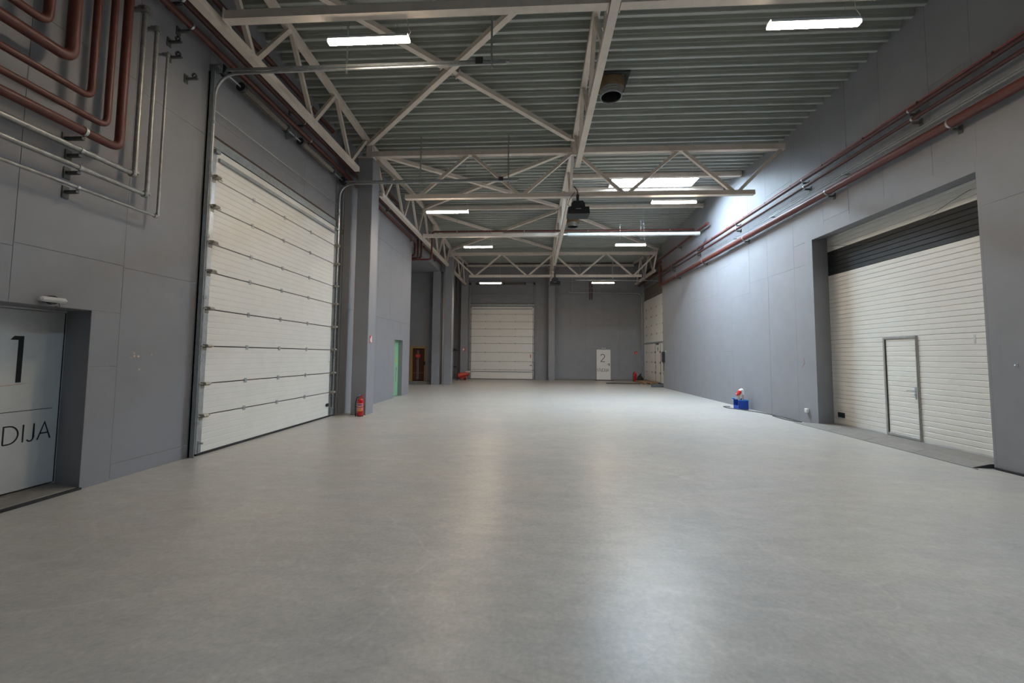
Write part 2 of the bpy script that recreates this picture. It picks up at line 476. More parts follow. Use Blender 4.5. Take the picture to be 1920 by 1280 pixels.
# back wall
wb = wall('wall_back', 'y', YB, -1, -5.6, 7.7, 0, 8.3, [(4.24, 5.36, -.01, 2.16)], [-3.2, -2, -.8, .4, 1.7, 2.55, 3.6, 4.75, 5.85, 6.95], [[5.9], [5.9, ], [5.9]], 'grey panelled wall across the far end of the hall')
# right wall
RG = (6.68, 10.48, -.01, 4.57)
wr = wall('wall_right', 'x', XR, -1, YF, 22.35, 0, 8.25, [RG], [-4.9, -3.7, -2.5, -1.3, -.1, 1.1, 2.3, 3.5, 4.7, 5.45, 6.64, 7.35, 8.35, 9.25, 10.05, 11.2, 12.43, 13.46, 14.7, 15.8, 17.0, 18.2, 19.4, 20.6, 21.7],
          [[4.0], [4.0, 6.4], [4.0], [3.7], [1.85, 4.9]], 'blue-grey panelled right wall with the red pipes and the white gate', core=.6, grow=.21)
obj('end_face', MB().box(XR, 7.56, 22.33, 22.36, 0, 8.25, .002), 'wall_paint', wr)
# flared reveal of the right gate opening
rv = MB()
rv.add([(XR, RG[1], 0), (7.42, 10.66, 0), (7.42, 10.66, 4.66), (XR, RG[1], 4.57), (XR, 10.75, 0), (7.42, 10.75, 0), (7.42, 10.75, 4.8), (XR, 10.75, 4.8)],
       [(0, 1, 2, 3), (4, 7, 6, 5), (0, 4, 5, 1), (3, 2, 6, 7), (0, 3, 7, 4), (1, 5, 6, 2)])
rv.add([(XR, RG[0], 4.57), (XR, RG[1], 4.57), (7.42, 10.66, 4.66), (7.42, RG[0], 4.66), (XR, RG[0], 4.8), (XR, RG[1], 4.8), (7.42, 10.66, 4.8), (7.42, RG[0], 4.8)],
       [(0, 1, 2, 3), (4, 7, 6, 5), (0, 4, 5, 1), (1, 5, 6, 2), (2, 6, 7, 3), (0, 3, 7, 4)])
rv.box(XR + .001, 7.42, 6.5, RG[0], 0, 4.8)
obj('gate_reveal', rv, 'wall_paint', wr)
wre = wall('wall_right_end', 'x', 7.55, -1, 22.35, YB + .1, 0, 8.3, [], [], [[5.35]], 'grey wall around the far right gate in the corner', core=.2)
wf = obj('wall_front', MB().box(-9.6, 8.2, YF - .3, YF - .05, 0, 8.3), 'wall_plain')
tag(wf, 'plain grey end wall of the hall behind the camera', 'wall', kind='structure')
# seals along the wall feet
o = obj('baseboard_right', MB().box(XR - .03, XR - .004, 3.0, RG[0] - .03, .0, .035, .004), 'rubber'); tag(o, 'black rubber strip at the foot of the near right wall', 'baseboard', kind='structure')
o = obj('baseboard_back', MB().box(1.46, 4.22, YB - .03, YB - .004, 0, .1, .004).box(5.38, 7.3, YB - .03, YB - .004, 0, .1, .004), 'step_concrete'); tag(o, 'rough dark plinth at the foot of the back wall', 'baseboard', kind='structure')
# chipped paint spots on the left wall
for (y, z, s) in ((5.245, 1.62, .014), (5.25, 1.58, .018), (5.31, 1.575, .02), (5.5, 1.60, .012), (5.33, 1.40, .016), (5.20, 1.56, .008)):
    vs = [(XL + .0016, y + s * random.uniform(.6, 1.1) * math.cos(a * 1.05), z + s * random.uniform(.6, 1.1) * math.sin(a * 1.05)) for a in range(6)]
    n = len(vs); m = MB(); m.add(vs + [(XL + .003, v[1], v[2]) for v in vs], [tuple(range(n)), tuple(range(n, 2 * n))] + [(k, (k + 1) % n, n + (k + 1) % n, n + k) for k in range(n)])
    obj('paint_chip', m, 'paint_chip', wl)

# ---------------------------------------------------------------- columns
def column(x0, x1, y0, y1, z1, label, cap=True):
    r = thing('column', ((x0 + x1) / 2, (y0 + y1) / 2, 0), label, 'column', 'grey roof columns')
    obj('shaft', MB().box(x0, x1, y0, y1, 0, z1, .012), 'column_paint', r)
    obj('base_plate', MB().box(x0 - .004, x1 + .004, y0 - .004, y1 + .004, 0, .012), 'column_paint', r)
    if cap:
        obj('cap_plate', MB().box(x0 - .02, x1 + .02, y0 - .02, y1 + .02, z1, z1 + .03, .003), 'cream_steel', r)
        for dx in (.1, .32):
            obj('bolt', MB().lathe([(.001, -.02), (.016, -.02), (.016, 0), (.001, 0)], (x0 + dx, y0 + .04, z1), 6), 'galv', r)
column(-4.92, -4.5, 10.92, 11.42, 7.12, 'tall grey column with fire sign, beside the red extinguisher and near left gate')
column(-4.94, -4.52, 22.42, 22.9, 7.12, 'grey column carrying the second cross truss, at the dark left recess')
column(-5.62, -5.2, 22.42, 22.9, 6.3, 'grey pillar under the soffit next to the brown double door', cap=False)
column(-4.98, -4.5, 27.75, 28.2, 7.6, 'grey column left of the far end gate, behind the red heater')
column(1.0, 1.42, 27.75, 28.2, 7.6, 'slim grey column between the far end gate and studio door 2')

# ---------------------------------------------------------------- roof steelwork
XA, XB_, XC = -4.68, 1.1, 6.72
def lower_bound(y): return 6.47
def long_truss(x, ya, yb, ridge, label, zlow=6.51, nodes=None, cat='truss'):
    """truss along Y with a top chord following the roof and a Warren web"""
    r = thing('longitudinal_truss', (x, (ya + yb) / 2, zlow), label, cat, 'roof trusses along the hall')
    w = .13
    ztop = lambda y: deck(y) - w / 2 - .005
    for p, q in ((ya, ridge), (ridge, yb)):
        if q - p > .2: obj('top_chord', MB().bar((x, p, ztop(p)), (x, q, ztop(q)), w, w), 'cream_steel', r)
    lo, hi = max(ya, ridge - 4.9), min(yb, ridge + 4.92)
    obj('bottom_chord', MB().bar((x, lo, zlow), (x, hi, zlow), w, .12), 'cream_steel', r)
    tops = [ridge + d for d in (-5.45, -3.65, -1.83, 0, 1.83, 3.65, 5.45)]
    bots = [ridge + d for d in (-4.6, -2.72, -.9, .9, 2.72, 4.5)]
    seqn = []
    for i, b in enumerate(bots):
        for t in (tops[i], tops[i + 1]):
            if ya - .1 <= min(b, t) and max(b, t) <= yb + .1:
                s = .045 if t > b else -.045
                obj('web_bar', MB().bar((x, b + s, zlow + .05), (x, t - s, ztop(t) - .05), .075, .075, (1, 0, 0)), 'cream_steel', r)
    return r
long_truss(XA, -.2, T2 - .1, R1, 'cream longitudinal truss above the near left gate, nearest the camera')
long_truss(XA, T2 + .1, T3 - .1, R2, 'cream longitudinal truss on the left between the first and second cross truss')
long_truss(XA, T3 + .1, 27.72, YB - .1, 'cream longitudinal truss on the left between second cross truss and end gate')
long_truss(XB_, -.2, T2 - .1, R1, 'cream longitudinal truss in mid hall passing beside the near open duct')
long_truss(XB_, T2 + .1, T3 - .1, R2, 'cream longitudinal truss in mid hall behind the near black hanging unit')
long_truss(XB_, T3 + .1, 27.72, YB - .1, 'cream longitudinal truss in mid hall ending above the slim back column')
long_truss(XC + .1, T3 + .1, 27.72, YB - .1, 'cream longitudinal truss in the far right corner above the right end gate')

def cross_truss(y, label, zt=7.31, zb=6.06, w=.14):
    r = thing('cross_truss', (XB_, y, zb), label, 'truss', 'roof trusses across the hall')
    for a, b in ((XA + .05, XB_ - .02), (XB_ + .02, XC)):
        obj('top_chord', MB().bar((a, y, zt), (b, y, zt), w, .15), 'cream_steel', r)
    obj('bottom_chord', MB().bar((-3.63, y, zb), (5.9, y, zb), w, .12), 'cream_steel', r)
    tx = [XA, -1.8, XB_, 3.98, XC - .02]; bx = [-3.3, -.36, 2.5, 5.42]
    for i, b in enumerate(bx):
        for t in (tx[i], tx[i + 1]):
            s = .07 if t > b else -.07
            obj('web_bar', MB().bar((b + s, y, zb + .04), (t - s, y, zt - .06), .085, .085, (0, 1, 0)), 'cream_steel', r)
    for x in (XA, XB_):
        g = MB().box(x - .07, x + .1, y - .12, y - .1, zt - .16, zt + .3, .003).box(x - .05, x + .05, y - .08, y + .08, zt - .08, zt + .3, .003)
        obj('gusset_plate', g, 'cream_steel', r)
    for x in (XA, XB_):
        obj('seat_post', MB().box(x - .06, x + .06, y - .06, y + .06, zt + .07, deck(y) + .02, .004), 'cream_steel', r)
    return r
cross_truss(T2, 'cream cross truss spanning the hall at the first column, carrying the near black unit')
cross_truss(T3, 'cream cross truss spanning the hall in front of the far end gate')

def strut(name, p, q, w, label, cat='beam', m='cream_steel', group=None, plates=True):
    mid = (Vector(p) + Vector(q)) / 2
    r = thing(name, mid, label, cat, group)
    obj('beam', MB().bar(p, q, w, w), m, r)
    if plates:
        for e, f in ((p, q), (q, p)):
            d = (Vector(f) - Vector(e)).normalized(); e = Vector(e)
            obj('end_plate', MB().bar(e, e + d * .012, w + .05, w + .05), m, r)
    return r
strut('tie_beam', (XA + .14, 5.5, 6.56), (XB_ - .08, 5.5, 6.56), .13, 'cream tie beam at the top of the view, left of the mid truss', group='tie beams between the trusses')
strut('tie_beam', (XB_ + .08, 5.5, 6.56), (XC, 5.5, 6.56), .13, 'cream tie beam at the top edge of the view, right of the mid truss', group='tie beams between the trusses')
strut('tie_beam', (XA + .12, 16.45, 6.53), (XB_ - .08, 16.45, 6.53), .13, 'cream tie beam left of the mid truss, in front of the red sprinkler pipe', group='tie beams between the trusses')
strut('ridge_beam', (XA + .1, 16.85, 7.82), (XB_ - .08, 16.85, 7.82), .13, 'cream ridge beam under the roof behind the second left lamp', group='ridge beams')
strut('ridge_beam', (XB_ + .1, 16.85, 7.82), (XR - .02, 16.85, 7.82), .13, 'cream ridge beam under the roof behind the second right lamp', group='ridge beams')
strut('end_beam', (XA, 28.15, 7.86), (XR - .1, 28.15, 7.86), .14, 'cream beam along the top of the far end wall')
# white tube right of the mid truss
t = thing('white_tube', (3.9, 16.45, 6.53), 'white round tube spanning from the mid truss to the right wall', 'pipe')
obj('tube', MB().tube([(XB_ + .25, 16.45, 6.53), (6.42, 16.45, 6.53)], .072, 14), 'white_tube', t, smooth=True)
obj('collar', MB().tube([(6.4, 16.45, 6.53), (6.56, 16.45, 6.53)],   .085, 14), 'white_tube', t, smooth=True)
obj('end_plate', MB().box(XB_ + .08, XB_ + .25, 16.4, 16.5, 6.5, 6.56, .004), 'cream_steel', t)

def brace(x0, y0, x1, y1, label, dz=.0, plate=False):
    zb = lambda y: deck(y) - .18 - dz
    r = thing('roof_brace', ((x0 + x1) / 2, (y0 + y1) / 2, zb((y0 + y1) / 2)), label, 'brace', 'diagonal roof braces')
    p = Vector((x0, y0, zb(y0))); q = Vector((x1, y1, zb(y1))); d = (q - p).normalized()
    m = (p + q) / 2
    if plate:
        obj('brace_bar', MB().bar(p + d * .2, m - d * .18, .11, .11), 'cream_steel', r); obj('brace_bar', MB().bar(m + d * .18, q - d * .2, .11, .11), 'cream_steel', r)
        for s in (-1, 1):
            obj('splice_plate', MB().bar(m + d * s * .05, m + d * s * .2, .1, .02), 'cream_steel', r)
            obj('end_plate', MB().bar(m + d * s * .185, m + d * s * .2, .15, .15), 'cream_steel', r)
    else: obj('brace_bar', MB().bar(p + d * .2, q - d * .2, .11, .11), 'cream_steel', r)
    for e, s in ((p, 1), (q, -1)): obj('end_plate', MB().bar(e + d * s * .05, e + d * s * .24, .09, .016), 'cream_steel', r)
    return r
brace(XA, T2 - .2, XB_, R1 + .1, 'cream roof brace from the first left column up to the near tie beam')
brace(XB_, T2 - .2, XA, R1 + .1, 'spliced cream roof brace running behind the near left lamp', plate=True)
brace(XA, T2 + .2, XB_, R2 - .15, 'cream roof brace from first left column to the ridge at the mid truss')
brace(XB_, T2 + .2, XA, R2 - .15, 'spliced cream roof brace from first cross truss to the left end of the ridge', plate=True)
brace(XA, R2 + .15, XB_, T3 - .2, 'cream roof brace from the left ridge end to the second cross truss', )
brace(XB_, R2 + .15, XA, T3 - .2, 'spliced cream roof brace from the mid truss to the second left column', plate=True)
brace(XB_, R2 + .15, XC, T3 - .2, 'single cream roof brace on the right, behind the second open duct')

# ---------------------------------------------------------------- sectional gates
def panel_profile(z0, z1, t=.042, groove=.1, d=.0035):
    pts = [(0, z0 + .009), (t - .004, z0 + .009), (t, z0 + .013)]
    z = z0 + groove
    while z < z1 - .05:
        pts += [(t, z - .006), (t - d, z), (t, z + .006)]; z += groove
    pts += [(t, z1 - .013), (t - .004, z1 - .009), (0, z1 - .009)]
    return pts
def sectional_gate(loc, rotz, W, lines, top, label, tracklen, hi, hangers=(), cap=.11, white_side=True):
    g = thing('sectional_gate', loc, label, 'gate', 'white sectional gates', rotz)
    P = lambda n, mb, m, par=None, s=False: obj(n, mb, m, par or g, s, world_space=False)
    zs = [.03] + lines + [top]
    P('back_panel', MB().box(-.02, W + .02, -.06, -.012, 0, top + .05), 'rubber')
    hinge = roller = plate = None
    for i, (a, b) in enumerate(zip(zs, zs[1:])):
        pn = P('gate_panel', MB().prism(panel_profile(a, b), lambda y, z, t: (t, y, z), cap, W - cap), 'gate_white')
        for x0 in (0, W - cap):
            P('end_cap', MB().box(x0, x0 + cap, 0, .047, a + .004, b - .004, .003), 'galv', pn)
        if 0 < i:
            for fx in (.29, .53, .755):
                if hinge is None:
                    hm = MB().box(-.036, .036, 0, .008, .008, .042, .003).box(-.036, .036, 0, .008, -.042, -.008, .003).tube([(-.03, .008, 0), (.03, .008, 0)], .008, 8)
                    hinge = P('hinge', hm, 'galv'); hinge.location = (fx * W, .043, a)
                else: share(hinge, 'hinge', g, (fx * W, .043, a))
            for sx, xx in ((1, .045), (-1, W - .045)):
                if roller is None:
                    rm = MB().box(-.06, .06, 0, .012, -.05, .05, .003).prism([(0, -.005), (.10, -.005), (.13, .02), (.11, .05), (0, .05)], lambda y, z, t: (t, y, z), -.05, .045)
                    rm.tube([(-.14, .06, .02), (.1, .06, .02)], .01, 8)
                    roller = P('roller_bracket', rm, 'bracket_steel'); roller.location = (xx, .045, a - .02)
                else: share(roller, 'roller_bracket', g, (xx, .045, a - .02))
    for x in (.06, W - .06): P('top_bracket', MB().box(x - .05, x + .05, .045, .12, top - .1, top - .04, .004), 'galv_dull')
    P('bottom_seal', MB().box(.02, W - .02, -.01, .05, 0, .034, .006), 'rubber')
    P('stiffener', MB().box(cap + .03, W - cap - .03, .04, .085, top - .2, top - .14, .006), 'galv_dull')
    for x in (.03, W - .03):
        P('bottom_bracket', MB().box(x - .03, x + .03, .045, .09, .05, .24, .004).tube([(x, .09, .2), (x, .14, .2)], .014, 8), 'galv_dull')
    # guides: angle plus track on both sides
    for s, x in ((-1, -.035), (1, W + .035)):
        a = MB().box(x - .055, x + .025, -.02, .03, 0, hi, .002).box(x - .055, x - .045, .0, .1, 0, hi) if s < 0 else MB().box(x - .025, x + .055, -.02, .03, 0, hi, .002).box(x + .045, x + .055, .0, .1, 0, hi)
        P('guide_angle', a, 'galv_dull')
        xt = x + s * -.0
        zt = hi - .02
        path = rounded([(xt, .075, .05), (xt, .075, zt), (xt, .15 + tracklen, zt + .03)], .42, 8) if tracklen > .3 else [(xt, .075, .05), (xt, .075, hi)]
        tr = P('track', MB().tube(path, .022, 8), 'galv', None, True)
        if tracklen > .3: P('track_brace', MB().box(xt - .012, xt + .012, .02, tracklen + .2, zt + .045, zt + .09, .002), 'galv_dull')
        for z in (.5, 1.5, 2.5, 3.5, 4.5, 5.4): P('track_clip', MB().box(xt - .03, xt + .03, .02, .1, z, z + .05, .003), 'galv_dull', tr)
        for hx, ht in hangers:
            P('track_hanger', MB().box(xt - .025, xt + .025, hx - .004, hx + .004, zt - .05, ht, .0).box(xt - .025, xt - .019, hx - .03, hx + .004, zt - .05, ht), 'galv')
        if tracklen > .3: P('buffer', MB().box(xt - .03, xt + .03, tracklen - .34, tracklen - .22, zt + .02, zt + .13, .004).tube([(xt, tracklen - .6, zt + .075), (xt, tracklen - .1, zt + .075)], .014, 8), 'black_metal')
    # torsion shaft and springs
    zs_ = hi + .06; ys_ = .17
    sh = P('torsion_shaft', MB().tube([(-.12, ys_, zs_), (W + .12, ys_, zs_)], .016, 10), 'galv', None, True)
    for a, b in ((.14 * W, .47 * W), (.60 * W, .90 * W)):
        n = int((b - a) / .022); rr = []; pts = []
        m = MB()
        for k in range(n * 6 + 1):
            an = k / 6 * 2 * math.pi; pts.append((a + (b - a) * k / (n * 6), ys_ + .068 * math.cos(an), zs_ + .068 * math.sin(an)))
        m.tube(pts, .011, 5)
        P('torsion_spring', m, 'spring', sh, True)
        for x in (a, b): P('spring_plug', MB().lathe([(.02, -.03), (.084, -.03), (.084, .03), (.02, .03)], (x, ys_, zs_), 14, (1, 0, 0)), 'black_metal', sh, True)
    for x in (0.0, W): P('cable_drum', MB().lathe([(.02, -.06), (.09, -.06), (.09, -.045), (.065, -.035), (.065, .03), (.09, .04), (.09, .055), (.02, .055)], (x, ys_, zs_), 18, (1, 0, 0)), 'black_metal', sh, True)
    for x in (-.06, .53 * W, W + .06): P('bearing_plate', MB().box(x - .006, x + .006, -.02, .2, zs_ - .08, zs_ + .08, .002), 'galv_dull', sh)
    # header above the leaf
    P('lintel_plate', MB().box(0, W, -.03, .012, top + .03, top + .19, .003), 'galv_dull')
    P('lintel_seal', MB().box(0, W, -.03, .018, top + .19, top + .225, .003), 'brown_seal')
    P('header_rail', MB().tube([(-.0, .045, top + .62), (W, .045, top + .62)], .009, 8), 'galv', None, True)
    return g, P
LINES = [.63, 1.135, 1.74, 2.345, 2.955, 3.43, 4.03, 4.525]
g1, P1 = sectional_gate((XL + .02, 10.6, 0), -math.pi / 2, 4.32, LINES, 5.04, 'tall white sectional gate on the left wall with open rails and springs', 4.75, 6.27,
                        hangers=((2.3, 7.55), (4.68, 7.6)))
P1('pull_handle', MB().box(.14, .26, .045, .075, .28, .36, .012), 'black_plastic')
P1('warning_sticker', MB().box(.13, .18, .0475, .0495, 1.42, 1.6), 'sign_white')
P1('warning_sticker', MB().box(.131, .179, .0496, .0505, 1.42, 1.44), 'label_yellow')
# hand chain of the left gate
ch = MB()
for k in range(96):
    z = 5.6 - k * .052
    a = 0 if k % 2 else 1
    pts = [(-.17 + (.012 * math.cos(t) if a else 0), .12 + (0 if a else .012 * math.cos(t)), z + .03 * math.sin(t)) for t in [i * math.pi / 4 for i in range(8)]]
    ch.tube(pts, .004, 4, closed=True)
P1('hand_chain', ch, 'galv_dull')
kn = MB()
for k in range(60):
    t = k / 60 * 2 * math.pi * 5; kn.add([], [])
kn.tube([(-.17 + .025 * math.cos(t * 3.1) * math.sin(t), .135 + .02 * math.sin(t * 2.3), 4.95 + .06 * math.sin(t * .7) + .0005 * i) for i, t in enumerate([k * .35 for k in range(70)])], .007, 5)
P1('chain_bundle', kn, 'insulation')

LB = [.66, 1.23, 1.85, 2.47, 2.95, 3.47, 3.98, 4.5]
g2, P2 = sectional_gate((.03, YB - .02, 0), math.pi, 4.45, LB, 5.03, 'white sectional gate in the far end wall beside the slim column', 0.1, 6.55)
P2('draught_strip', MB().box(.12, 4.33, .045, .075, .5, .55, .006), 'galv_dull')
P2('lock_handle', MB().box(.16, .3, .045, .09, .96, .99, .006).box(.14, .17, .045, .1, .93, 1.02, .006), 'black_plastic')
o = P2('warning_sticker', MB().box(.2, .26, .0475, .0495, 1.5, 1.72), 'sign_red')

# far right gate with a wicket door: seen at a sharp angle in the corner
def far_right_gate():
    X, y0, y1 = 7.5, 23.6, 28.15
    g = thing('sectional_gate', (X, y0, 0), 'white panelled gate with wicket door in the far right corner', 'gate', 'white sectional gates', math.pi / 2)
    P = lambda n, mb, m, par=None, s=False: obj(n, mb, m, par or g, s, world_space=False)
    W = y1 - y0; top = 5.35; zs = [.1, .68, 1.3, 1.92, 2.5, 3.05, 3.6, 4.15, 4.7, top]
    WD = (1.05, 2.05, .12, 2.46)
    for a, b in zip(zs, zs[1:]):
        for r in minus((0, W, a, b), [WD]):
            P('gate_panel', MB().prism([(0, r[2] + .006), (.04, r[2] + .003), (.045, r[2] + .01), (.045, r[3] - .01), (.04, r[3] - .003), (0, r[3] - .006)], lambda y, z, t: (t, y, z), r[0] + .003, r[1] - .003), 'gate_white')
    wd = P('wicket_door', MB().box(WD[0] + .02, WD[1] - .02, .0, .052, WD[2] + .02, WD[3] - .02, .004), 'gate_white')
    for z in (.68, 1.3, 1.92): P('panel_joint', MB().box(WD[0] + .02, WD[1] - .02, .05, .0535, z - .004, z + .004), 'fitting_grey', wd)
    for x in WD[:2]:
        P('door_stile', MB().box(x - .025, x + .025, .04, .06, WD[2], WD[3], .003), 'galv_dull', wd)
        for z in (.68, 1.3, 1.92): P('hinge', MB().box(x - .06, x + .06, .055, .075, z - .06, z + .06, .004), 'brown_seal', wd)
    P('handle', MB().box(1.83, 1.96, .06, .1, 1.0, 1.03, .004).box(1.94, 1.97, .05, .07, .9, 1.12, .004), 'galv', wd)
    P('exit_sticker', MB().box(1.42, 1.62, .0525, .0545, 2.05, 2.2).box(1.46, 1.58, .0525, .0545, 1.95, 2.02), 'sign_green', wd)
    P('door_closer', MB().box(1.35, 1.75, .05, .1, 2.36, 2.43, .006), 'black_metal', wd)
    P('stiffener', MB().box(.02, W - .02, .04, .08, 2.47, 2.55, .006), 'galv_dull')
    for z in zs[1:-1]:
        for f in (.12, .38, .62, .88):
            if z < 2.4 and .2 < f < .5: continue
            P('hinge', MB().box(f * W - .025, f * W + .025, .044, .06, z - .05, z + .05, .004), 'black_metal')
    P('bottom_seal', MB().box(0, W, -.01, .06, .02, .1, .006), 'rubber')
    P('back_panel', MB().box(0, W, -.04, -.012, 0, top + .05), 'rubber')
    for x in (-.05, W + .05):
        P('guide_angle', MB().box(x - .04, x + .04, -.02, .1, 0, 6.5, .003), 'galv_dull')
        P('track', MB().tube(rounded([(x, .16, .05), (x, .16, 5.95), (x, 5.1, 6.0)], .45, 8), .022, 8), 'galv', None, True)
        for hx in (1.2, 3.0, 4.85): P('track_hanger', MB().box(x - .02, x + .02, hx - .02, hx + .02, 5.95, 7.4), 'galv_dull')
    sh = P('torsion_shaft', MB().tube([(-.1, .2, 6.45), (W + .1, .2, 6.45)], .018, 10), 'galv', None, True)
    for a, b in ((.1, .42), (.55, .85)): P('torsion_spring', MB().lathe([(.02, a * W)] + [((.075 if k % 2 else .062), a * W + (b - a) * W * k / 60) for k in range(61)] + [(.02, b * W)], (0, .2, 6.45), 14, (1, 0, 0)), 'spring', sh, True)
    for k in range(6):
        for j in range(9):
            P('brick', MB().box(j * .5 + (.25 if k % 2 else 0), min(W, j * .5 + .49 + (.25 if k % 2 else 0)), -.02, .012, top + .03 + k * .13, top + .15 + k * .13, .004), 'brick_lintel') if j * .5 + (.25 if k % 2 else 0) < W - .05 else None
far_right_gate()

# right gate: narrow white boards, a dark band and a wicket door
def right_gate():
    X = 7.38
    g = thing('ribbed_gate', (X, 8.7, 0), 'big white ribbed gate with a dark band and wicket door in the right wall', 'gate')
    y0, y1 = 6.66, 10.66
    WD = (8.34, 9.12, .075, 2.085)
    P = lambda n, mb, m, par=None, s=False: obj(n, mb, m, par or g, s)
    z = .075; h = .1005; k = 0
    def board(ya, yb, za, zb, m, par):
        prof = [(0, za + .002), (-.034, za + .002), (-.0415, za + .01), (-.0415, zb - .01), (-.034, zb - .002), (0, zb - .002)]
        P('board', MB().prism(prof, lambda w, z, t: (X + .04 + w, t, z), ya, yb), m, par)
    fr = MB(); fw = .045
    wd = P('wicket_door', MB().box(X + .012, X + .03, WD[0] + .03, WD[1] - .03, WD[2] + .03, WD[3] - .03), 'gate_white')
    f = MB()
    for a, b, c, d in ((WD[0], WD[0] + fw, WD[2], WD[3]), (WD[1] - fw, WD[1], WD[2], WD[3]), (WD[0] + fw, WD[1] - fw, WD[3] - fw, WD[3]), (WD[0] + fw, WD[1] - fw, WD[2], WD[2] + .05)):
        f.box(X - .022, X + .02, a, b, c, d, .004)
    P('frame', f, 'frame_alu', wd)
    P('frame_seal', MB().box(X - .012, X - .0, WD[1] - fw - .014, WD[1] - fw, WD[2] + .05, WD[3] - fw).box(X - .024, X - .015, WD[0] + .012, WD[0] + .02, WD[2], WD[3]), 'rubber', wd)
    hd = MB().box(X - .034, X - .02, WD[0] + .05, WD[0] + .085, .86, 1.1, .004).tube(rounded([(X - .03, WD[0] + .067, 1.02), (X - .08, WD[0] + .067, 1.02), (X - .08, WD[0] + .2, 1.02)], .02, 4), .01, 8).tube([(X - .034, WD[0] + .067, .95), (X - .05, WD[0] + .067, .95)], .012, 8)
    P('handle', hd, 'galv', wd, True)
    while z < 4.6:
        zt = min(z + h, 4.66)
        m = 'gate_grey' if 3.70 < (z + zt) / 2 < 4.30 else 'gate_white'
        for (ya, yb, za, zb) in minus((y0, y1, z, zt), [(WD[0] - .002, WD[1] + .002, WD[2] - .002, WD[3] + .002)]):
            if zb - za > .012: board(ya, yb, za, zb, m, g)
        lo, hi = max(z, WD[2] + .05), min(zt, WD[3] - fw)
        if hi - lo > .015: board(WD[0] + fw, WD[1] - fw, lo, hi, m, wd)
        z = zt; k += 1
    P('bottom_rail', MB().box(X - .006, X + .04, y0, y1, .045, .075, .003), 'fitting_grey')
    P('bottom_seal', MB().box(X + .005, X + .04, y0, y1, .0, .045, .003), 'rubber')
    P('recessed_pull', MB().box(X - .02, X + .002, 10.28, 10.5, .22, .34, .035).box(X - .026, X - .012, 10.3, 10.48, .235, .262, .004), 'black_plastic')
    P('top_cable', MB().tube([(X - .03, 7.2 + t * 3.4, 4.5 - .33 * math.sin(math.pi * t) ** 1.2 - .06 * t) for t in [i / 16 for i in range(17)]], .004, 5), 'cable_grey')
    P('scuff_plate', MB().box(X - .006, X + .0, 7.3, 7.33, 1.9, 2.05), 'fitting_grey')
    P('back_panel', MB().box(X + .05, X + .12, y0 - .2, y1 + .15, 0, 4.9), 'wall_core')
right_gate()
# steel ramp plates in front of it
for i, (a, b, lab) in enumerate(((6.62, 7.7, 'steel tread ramp plate nearest the camera at the right gate'), (7.7, 8.75, 'second steel ramp plate from the camera, below the wicket door'),
                                 (8.75, 9.8, 'third steel ramp plate from the camera at the right gate'), (9.8, 10.95, 'farthest steel ramp plate, reaching past the gate jamb'))):
    r = thing('ramp_plate', (6.85, (a + b) / 2, 0), lab, 'ramp', 'steel ramp plates at the right gate')
    xi = 7.36 if b < 10.5 else 7.3
    xin = 6.89 if i == 0 else 7.36
    rm = MB()
    top = lambda x: .004 + (x - 6.64) / .26 * .06 if x < 6.9 else .064
    ya = a + .004; yb = b - .004
    bulge = 0
    vs = []
    yy0 = max(ya, 6.72)
    for y in ((yy0, min(yb, 10.44)) if i != 3 else (ya, 10.44)):
        vs += [(6.62, y, 0), (7.36, y, 0), (7.36, y, .066), (6.88, y, .062), (6.62, y, .006)]
    rm.add(vs, [(0, 1, 6, 5), (1, 2, 7, 6), (2, 3, 8, 7), (3, 4, 9, 8), (4, 0, 5, 9), (0, 4, 3, 2, 1), (5, 6, 7, 8, 9)])
    if i == 3:
        vs = []
        for y, s in ((10.44, 1.0), (10.95, .12)):
            vs += [(6.62, y, 0), (6.885, y, 0), (6.885, y, .062 * s), (6.62, y, .006)]
        rm.add(vs, [(0, 1, 5, 4), (1, 2, 6, 5), (2, 3, 7, 6), (3, 0, 4, 7), (0, 3, 2, 1), (4, 5, 6, 7)])
    obj('plate', rm, 'tread_plate', r)
    obj('edge_strip', MB().box(6.6, 6.625, ya, yb, 0, .008, .002), 'ramp_steel', r)
    if i == 0: obj('side_cheek', MB().add([(6.64, 6.712, 0), (7.0, 6.712, 0), (7.0, 6.712, .066), (6.88, 6.712, .062), (6.64, 6.718, 0), (7.0, 6.718, 0), (7.0, 6.718, .066), (6.88, 6.718, .062)],
                     [(0, 1, 2, 3), (4, 7, 6, 5), (0, 3, 7, 4), (1, 5, 6, 2), (2, 6, 7, 3), (0, 4, 5, 1)]), 'black_metal', r)

# ---------------------------------------------------------------- lettering (stroke letters)
def arc(cx, cy, rx, ry, a0, a1, n=14): return [(cx + rx * math.cos(math.radians(a0 + (a1 - a0) * k / n)), cy + ry * math.sin(math.radians(a0 + (a1 - a0) * k / n))) for k in range(n + 1)]
GLYPH = {
 'S': ([arc(.26, .74, .2, .24, 35, 270) + arc(.26, .25, .22, .25, 90, -145)], .5),
 'T': ([[(0, 1), (.5, 1)], [(.25, 1), (.25, 0)]], .52),
 'U': ([[(0, 1), (0, .3)] + arc(.27, .3, .27, .3, 180, 360) + [(.54, 1)]], .58),
 'D': ([[(0, 0), (0, 1), (.2, 1)] + arc(.24, .5, .5, .5, 90, -90) + [(0, 0)]], .8),
 'I': ([[(0, 0), (0, 1)]], .06),
 'J': ([[(.3, 1), (.3, .22)] + arc(.12, .22, .18, .22, 0, -150, 8)], .32),
 'A': ([[(0, 0), (.36, 1), (.72, 0)], [(.13, .36), (.59, .36)]], .74),
 '2': ([arc(.28, .72, .26, .28, 170, -35) + [(0, .0)], [(0, 0), (.58, 0)]], .6),
}
